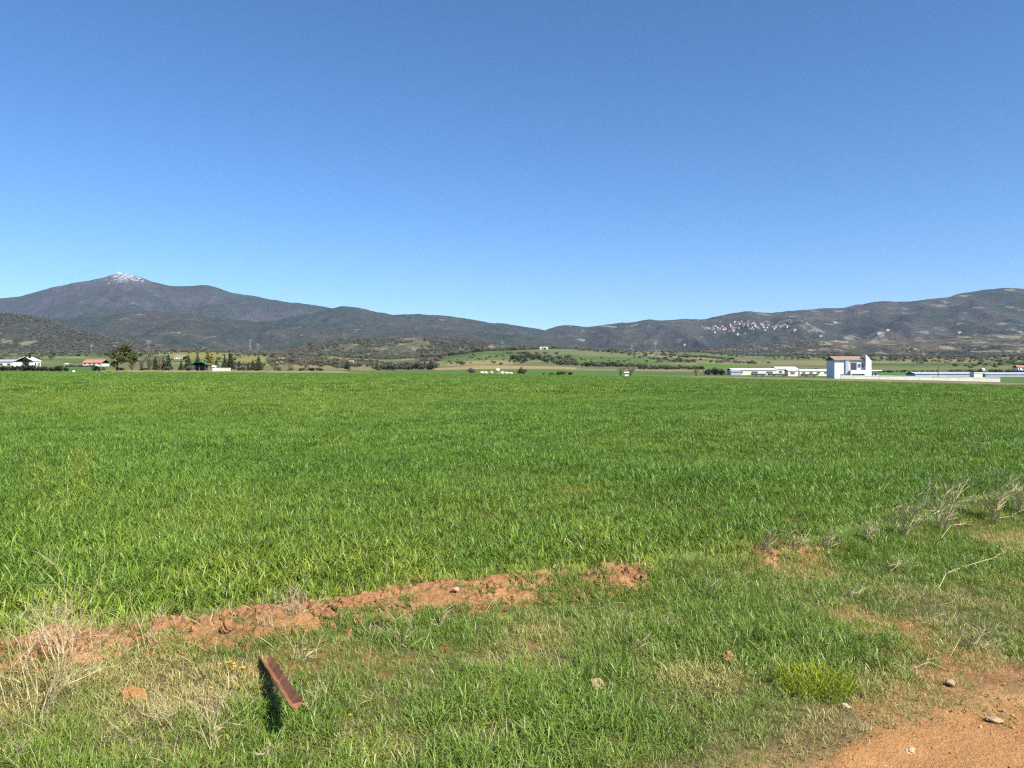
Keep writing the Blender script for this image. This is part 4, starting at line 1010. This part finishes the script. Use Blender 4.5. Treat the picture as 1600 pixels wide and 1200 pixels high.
def main_house():
    D = 230; x = at(1304, D); z = gzf(x, D); W = 8.8; H = 6.0; dp = 6.4
    o = empty('white_house', (x, D, z), R(-2))
    MB().prism([(0, -1), (dp, -1), (dp, H), (dp / 2, H + .95), (0, H)], 0, W, 'x').build('wall', M_WHITE, o)
    MB().prism([(-.45, H - .07), (dp / 2, H + 1.01), (dp + .45, H - .07), (dp + .45, H + .12), (dp / 2, H + 1.2), (-.45, H + .12)], -.3, W - .05, 'x').build('roof', M_BTILE, o)
    MB().box(3.15, 4.15, -.35, .04, -.5, H - .12).build('recess_strip', M_FRAME, o)  # raised grey strip in place of a wall recess, its shade given as colour
    window(o, 4.75, 3.0, 1.75, 2.2); window(o, 7.0, 3.9, .55, .95); window(o, 7.95, 3.9, .55, .95)
    b = MB(); b.box(4.3, 8.7, -1.3, -.02, 1.85, 2.05); b.box(4.3, 8.7, -1.3, -1.2, 2.05, 2.95); b.box(8.6, 8.7, -1.2, -.02, 2.05, 2.95); b.box(4.3, 4.4, -1.2, -.02, 2.05, 2.95); b.build('balcony', M_WHITE, o)
    MB().box(4.35, 4.6, -1.28, -1.03, -.6, 1.84).build('balcony_post', M_WHITE, o); MB().box(8.4, 8.65, -1.28, -1.03, -.6, 1.84).build('balcony_post', M_WHITE, o)
    window(o, 1.9, .7, .8, 1.0); window(o, 6.9, .4, .7, 1.2); window(o, 7.8, .4, .7, 1.2)
    st = MB(); st.prism([(8.85, -1), (10.6, -1), (10.6, H - .2), (8.95, H + 1.7)], -.9, 1.6); st.build('stair_tower', M_WHITE, o)
    MB().box(10.65, 13.0, .3, 4.8, -1, 2.7).build('annex_wall', M_WHITE, o)
    MB().box(10.62, 13.9, -.5, 5.2, 2.72, 3.0).build('annex_roof', M_WHITE, o)
    window(o, 10.95, 1.1, .6, .9, .3); window(o, 12.0, 1.1, .6, .9, .3)
    MB().box(5.1, 5.9, -.05, .03, -.4, 1.7).build('door', M_WOOD, o)
    tag(o, 'white two storey house with brown tiled roof and slanted stair tower', 'house')
main_house()
def wall_thing(name, px0, px1, D0, D1, h, th, mat, capm, label, lo=0.0, seg=12):
    x0, x1 = at(px0, D0), at(px1, D1); L = math.hypot(x1 - x0, D1 - D0); o = empty(name, (x0, D0, 0), math.atan2(D1 - D0, x1 - x0))
    z0 = gzf(x0, D0); z1 = gzf(x1, D1); n = seg
    for i in range(n):
        a, b = L * i / n + .02, L * (i + 1) / n - .02; zz = z0 + (z1 - z0) * (i + .5) / n + lo
        MB().box(a, b, 0, th, zz - 1.2, zz + h).build('panel', mat, o); MB().box(a - .02, b + .02, -.06, th + .06, zz + h + .003, zz + h + .12).build('coping', capm, o)
    return tag(o, label, 'wall')
wall_thing('boundary_wall', 1313, 1563, 222, 217, 1.15, .25, M_CREAM, M_WHITE, 'long low cream boundary wall in front of the white house', 0.0)
wall_thing('yard_wall', 1360, 1556, 246, 236, 1.4, .25, M_GREYW, M_GREYW, 'greenish grey yard wall just behind the cream boundary wall', 0.15, 10)
def tank_hut():
    D = 224; x = at(1522, D); o = empty('pump_hut', (x, D, gzf(x, D)))
    MB().box(0, 2.5, 0, 2.2, -.6, 2.75).build('wall', M_CREAM, o); MB().box(-.1, 2.6, -.1, 2.3, 2.753, 2.93).build('roof', M_WHITE, o); MB().box(.8, 1.6, -.04, .02, -.2, 1.7).build('door', M_FRAME, o)
    tag(o, 'small cubic cream hut rising above the boundary wall', 'hut')
tank_hut()
def shed(name, px0, px1, D, h, rise, dp, wallm, roofm, label, bays=0, dz=0.0, cat='barn'):
    x0, x1 = at(px0, D), at(px1, D); L = x1 - x0; o = empty(name, (x0, D, gzf((x0 + x1) / 2, D) + dz))
    MB().prism([(0, -1.5), (dp, -1.5), (dp, h), (dp / 2, h + rise), (0, h)], 0, L, 'x').build('wall', wallm, o)
    MB().prism([(-.3, h + .02), (dp / 2, h + rise + .06), (dp + .3, h + .02), (dp + .3, h + .16), (dp / 2, h + rise + .22), (-.3, h + .16)], -.2, L + .2, 'x').build('roof', roofm, o)
    for i in range(bays):
        a = L * (i + .3) / bays; window(o, a, h * .45, L / bays * .4, h * .28)
    return tag(o, label, cat)
shed('long_barn', 1144, 1214, 350, 2.3, .7, 9, M_CREAM, M_WROOF, 'long low cream barn left of the taller barn section', 3)
shed('tall_barn', 1214, 1247, 352, 2.8, 1.0, 9, M_CREAM, M_WROOF, 'taller white roofed barn in the middle of the barn row', 3)
shed('long_barn', 1250, 1296, 356, 2.3, .6, 9, M_CREAM, M_WROOF, 'cream barn half hidden behind the white house', 4)
shed('barn_porch', 1231, 1246, 322, 2.3, .4, 4, M_CREAM, M_WROOF, 'small white outbuilding in front of the taller barn', 1)
shed('lean_to', 1142, 1158, 341, 1.6, .3, 5, M_METAL, M_METAL, 'grey metal lean to at the left end of the barn row', 0)
shed('grey_shed', 1430, 1524, 370, 1.3, .8, 9, M_METAL, M_METAL, 'long low blue grey shed roof behind the hut, left part', 0)
shed('grey_shed', 1540, 1660, 372, 1.2, .8, 9, M_METAL, M_METAL, 'long low blue grey shed running out at the right edge', 0)
# vehicles and boxes near the barns
def parked_trailer(px, D, L, label):
    x = at(px, D); o = empty('farm_trailer', (x, D, gzf(x, D)))
    MB().box(0, L, 0, 2.0, .55, 1.15).build('bed', M_DARK, o); MB().box(-1.5, .02, .9, 1.1, .55, .68).build('drawbar', M_STEEL, o)
    for a in (L * .25, L * .75):
        w = MB(); w.tube([(a, -.05, .4), (a, .25, .4)], .42, 10); w.build('wheel', M_DARK, o)
    tag(o, label, 'trailer')
parked_trailer(1176, 300, 5.2, 'low dark farm trailer parked before the left barn'); parked_trailer(1202, 302, 7.5, 'longer dark farm trailer parked before the taller barn'); parked_trailer(1254, 300, 6.2, 'dark farm trailer parked left of the white house')
for px, D, h, lab in ((1466, 240, 27, 'wooden utility pole beside the grey sheds'), (158, 236, 14, 'short dark post beside the large pine')):
    x = at(px, D); z = gzf(x, D); o = empty('utility_pole', (x, D, z)); H = h * D / F
    MB().tube([(0, 0, -.3), (0, 0, H)], [.16, .11], 6).build('pole', M_WOOD, o)
    if h > 20: MB().box(-.9, .9, -.07, .07, H - .6, H - .45).build('crossarm', M_WOOD, o)
    tag(o, lab, 'pole')
# left farmsteads
shed('white_shed', -40, 20, 330, 2.6, .8, 10, M_CREAM, M_METAL, 'long white farm shed cut by the left edge', 5)
shed('white_shed', 20, 36, 345, 2.6, .7, 9, M_CREAM, M_METAL, 'short white farm shed left of the dark cypresses', 2)
gable_house('white_house', 58, 335, 5.0, 8, 3.0, 1.7, M_WHITE, M_WROOF, 'white gabled house right of the two dark cypresses', R(90), 2)
gable_house('red_roof_house', 144, 420, 10.4, 8, 2.0, 1.6, M_CREAM, M_TILE, 'low house with long red roof left of the large pine', 0, 4)
shed('field_hut', 101, 106, 420, 1.0, .3, 2, M_WHITE, M_WROOF, 'tiny white hut in the field left of the red roofed house', 0, cat='hut')
gable_house('pale_farmhouse', 281, 900, 13, 8, 2.8, 1.6, M_CREAM, M_BTILE, 'pale farmhouse on the slope above the conifer pair', 0, 4)
gable_house('orange_roof_house', 444, 900, 14, 9, 3.0, 2.4, M_WHITE, M_OTILE, 'house with bright orange roof below the wooded ridge', R(12), 4)
shed('white_annex', 432, 442, 880, 2.0, .5, 6, M_WHITE, M_WROOF, 'low white annex at the left foot of the orange roofed house', 1, cat='building')
gable_house('hill_house', 549, 1050, 7, 6, 2.4, 1.2, M_WHITE, M_OTILE, 'tiny white house among scrub on the central hill', R(20), 2)
gable_house('hill_building', 850, 1500, 17, 8, 3.6, 1.0, M_CREAM, M_CREAM, 'cream building on the skyline of the low green hills', 0, 5)
gable_house('red_roof_house', 1598, 640, 8, 7, 2.6, 1.4, M_WHITE, M_TILE, 'white house with red roof at the right edge', 0, 3)
shed('field_hut', 1535, 1539, 620, 2.0, .4, 3, M_WHITE, M_WROOF, 'tiny white hut in the green field near the right edge', 0, cat='hut')
def green_shed():
    D = 236; x = at(301, D); o = empty('green_roofed_shed', (x, D, gzf(x, D))); W = at(321, D) - x
    for a in (0, W / 2, W - .15): MB().box(a, a + .15, 0, .15, -.3, 1.9).build('post', M_WOOD, o)
    MB().box(.1, W - .1, 2.0, 2.15, -.3, 1.9).build('rear_wall', M_DARK, o)
    MB().prism([(-.5, 1.75), (W * .2, 2.5), (W * .8, 2.5), (W + .5, 1.75), (W + .5, 1.83), (W * .8, 2.62), (W * .2, 2.62), (-.5, 1.83)], -.5, 2.6).build('roof', M_GRS, o)
    tag(o, 'open shed with dark green metal roof in the garden plot', 'shed')
green_shed()
wall_thing('garden_wall', 337, 360, 231, 231, .75, .2, M_CREAM, M_WHITE, 'short low whitish wall right of the green roofed shed', 0, 3)
shed('white_cabinet', 332, 336.5, 230, 1.2, .12, .8, M_WHITE, M_WHITE, 'little white cabinet at the left end of the low garden wall', 0, cat='cabinet')
shed('white_box', 976, 982, 219, 1.0, .1, 1.0, M_CREAM, M_WHITE, 'small white box before the bare shrubs at the field end', 0, cat='box')
for i, (px, D, w, h, lab) in enumerate(((778, 246, .95, .75, 'largest white block on top of the rubble heap'), (753, 236, .9, .55, 'white rubble block at the left end of the heap'), (759, 236, .8, .7, 'white rubble block second from the left of the heap'), (768, 240, .7, .6, 'white rubble block below the largest block'), (785, 238, .8, .6, 'white rubble block right of the largest block'), (791, 236, .9, .5, 'second white rubble block from the right end'), (798, 236, 1.0, .5, 'white rubble block at the right end of the heap'))):
    o = bpy.data.objects.new('rubble_block', STONE_ME[i % 4].copy()); o.data.materials[0] = M_CREAM; link(o); x = at(px, D); o.location = (x, D, gzf(x, D) + h * .4 + (.9 if i == 0 else .1)); o.scale = (w * .75, w * .6, h * .75); tag(o, lab, 'rubble', 'white rubble heap')
mb = rock_data('rubble_mound', plain('mound_earth', (0.13, 0.15, 0.06), .2, .5), 5, 3, .2); o = bpy.data.objects.new('earth_mound', mb); link(o); o.location = (at(777, 247), 248, gzf(at(777, 247), 248) - .1); o.scale = (4.5, 2.5, 1.0); tag(o, 'low grassy mound under the white rubble blocks', 'mound')
o = bpy.data.objects.new('field_marker', STONE_ME[1].copy()); o.data.materials[0] = M_WHITE; link(o); x, y = at(115, 205), 205; o.location = (x, y, gzf(x, y) + .28); o.scale = (.35, .3, .3); tag(o, 'small white marker stone in the wheat at the far left', 'marker')

# pylons
def pylon(px, D, hpx, label, basepy=None):
    x = at(px, D); H = hpx * D / F
    z = max([gzf(x, D)] + [float(f(np.array([px]), np.array([D]))[0]) for f in LAYERS.values()])
    o = empty('pylon', (x, D, z), random.uniform(-.4, .4)); w = H * .085; t_ = max(.08, D * .00006); b = MB()
    for sx in (-1, 1):
        for sy in (-1, 1): b.tube([(sx * w, sy * w, -2), (sx * w * .3, sy * w * .3, H * .72), (0, 0, H)], t_, 3)
    for k in range(6):
        z0, z1 = H * .72 * k / 6, H * .72 * (k + 1) / 6; a0 = w * (1 - .7 * k / 6); a1 = w * (1 - .7 * (k + 1) / 6)
        for sy in (-1, 1): b.tube([(-a0, sy * a0, z0), (a1, sy * a1, z1)], t_ * .6, 3); b.tube([(a0, sy * a0, z0), (-a1, sy * a1, z1)], t_ * .6, 3)
    b.build('lattice', M_STEEL, o)
    for zf, l in ((.74, .20), (.85, .26), (.95, .16)):
        c = MB(); c.tube([(-l * H, 0, H * zf + .2), (0, 0, H * zf + .9), (l * H, 0, H * zf + .2)], t_ * .9, 3); c.tube([(-l * H, 0, H * zf + .2), (l * H, 0, H * zf + .2)], t_ * .9, 3); c.build('crossarm', M_STEEL, o)
    tag(o, label, 'pylon', 'power pylons')
for px, D, h, lab in ((232, 1500, 20, 'lattice pylon right of the large pine'), (143, 2000, 12, 'faint pylon above the red roofed house'), (391, 1900, 22, 'taller of the two pylons above the yellow field'), (403, 2150, 15, 'shorter of the two pylons above the yellow field'), (785, 1650, 17, 'pylon on the crest of the green hill'), (1024, 2100, 15, 'pylon left of the far hedgerow below the village'), (987, 2300, 12, 'faint pylon left of the hedgerow slope'), (1197, 2300, 14, 'faint pylon below the hillside village'), (1444, 1500, 9, 'faint pylon on the foothill right of the white house')):
    pylon(px, D, h, lab)
# summit mast
x = at(187, DA); z = float(LAYERS['snowy_mountain'](np.array([187.]), np.array([float(DA)]))[0])
o = empty('summit_station', (x, DA, z)); MB().box(-18, 18, -14, 14, -20, 7).build('building', M_CREAM, o); MB().tube([(0, 0, 5), (0, 0, 48)], [4, 2], 6).build('mast', M_STEEL, o); MB().tube([(-22, 0, -8), (-22, 0, 20)], [5, 5], 8).build('radar_tower', M_CREAM, o)
tag(o, 'white mast station on the snowy mountain summit', 'station')

# hillside village
def village():
    fn = LAYERS['village_mountain']; rg = random.Random(21); me_w = {}
    VL = 'small pale house with terracotta roof in the hillside village'
    for v in range(4):
        w, d, h, rf = (11 + 3 * v, 10, 8 + 2 * (v % 2), 3)
        a = MB().prism([(0, -8), (d, -8), (d, h), (d / 2, h + rf), (0, h)], -w / 2, w / 2, 'x'); b = MB().prism([(-.5, h + .1), (d / 2, h + rf + .3), (d + .5, h + .1), (d + .5, h + 1.1), (d / 2, h + rf + 1.3), (-.5, h + 1.1)], -w / 2 - .5, w / 2 + .5, 'x')
        me_w[v] = (meshdata('wall', a.v, a.q, a.t, M_VW), meshdata('roof', b.v, b.q, b.t, M_VT))
    def find(px, py):
        ys = np.linspace(4300, 6950, 500); zz = fn(np.full(500, float(px)), ys); e = HZ - (zz - EYE) * F / ys
        k = np.where(e <= py)[0]; k = k[0] if len(k) else 499; return ys[k], zz[k]
    n = 0
    while n < 110:
        px = rg.uniform(1096, 1232); c = 512.5 - 2.5 * math.exp(-((px - 1215) / 25) ** 2); wv = 5.5 * math.exp(-((px - 1155) / 45) ** 2) + 1.5; py = rg.gauss(c, wv * .7)
        y, z = find(px, py); v = rg.randint(0, 3); o = empty('village_house', ((px - 800) / F * y, y, z), rg.uniform(-.6, .6)); s = rg.uniform(.6, 1.1); o.scale = (s, s, s)
        for nm, me in zip(('wall', 'roof'), me_w[v]): link(bpy.data.objects.new(nm, me), o)
        tag(o, VL, 'house', 'hillside village houses'); n += 1
    for px, py, lab in ((1070, 540, 'isolated white house on the slope below the village'), (1243, 517, 'white house standing apart right of the village'), (1283, 526, 'long white building on the mountainside right of the village'), (1374, 522, 'white building low on the right mountainside'), (1388, 517, 'pale terraces building upper right mountainside'), (1305, 505, 'white building high on the slope above the white house'), (1500, 521, 'white shed low on the far right mountainside')):
        y, z = find(px, py); o = empty('mountain_house', ((px - 800) / F * y, y, z)); o.scale = (1.5, 1.2, 1.1)
        for nm, me in zip(('wall', 'roof'), me_w[2 if px != 1070 else 0]): link(bpy.data.objects.new(nm, me), o)
        tag(o, lab, 'house')
village()

# ------------------------------------------------------------------ haze
t = NT('haze_air')
pv = t.n('ShaderNodeVolumePrincipled'); pv.inputs['Color'].default_value = (0.62, 0.75, 1.0, 1); pv.inputs['Density'].default_value = 0.000025; pv.inputs['Anisotropy'].default_value = 0.0
t.l(pv.outputs[0], t.out.inputs['Volume'])
hz = MB().box(-13600, 13600, -13600, 13600, -80, 1260).build('haze', t.m)
tag(hz, 'thin bluish air over the whole valley', 'haze', None, 'stuff')
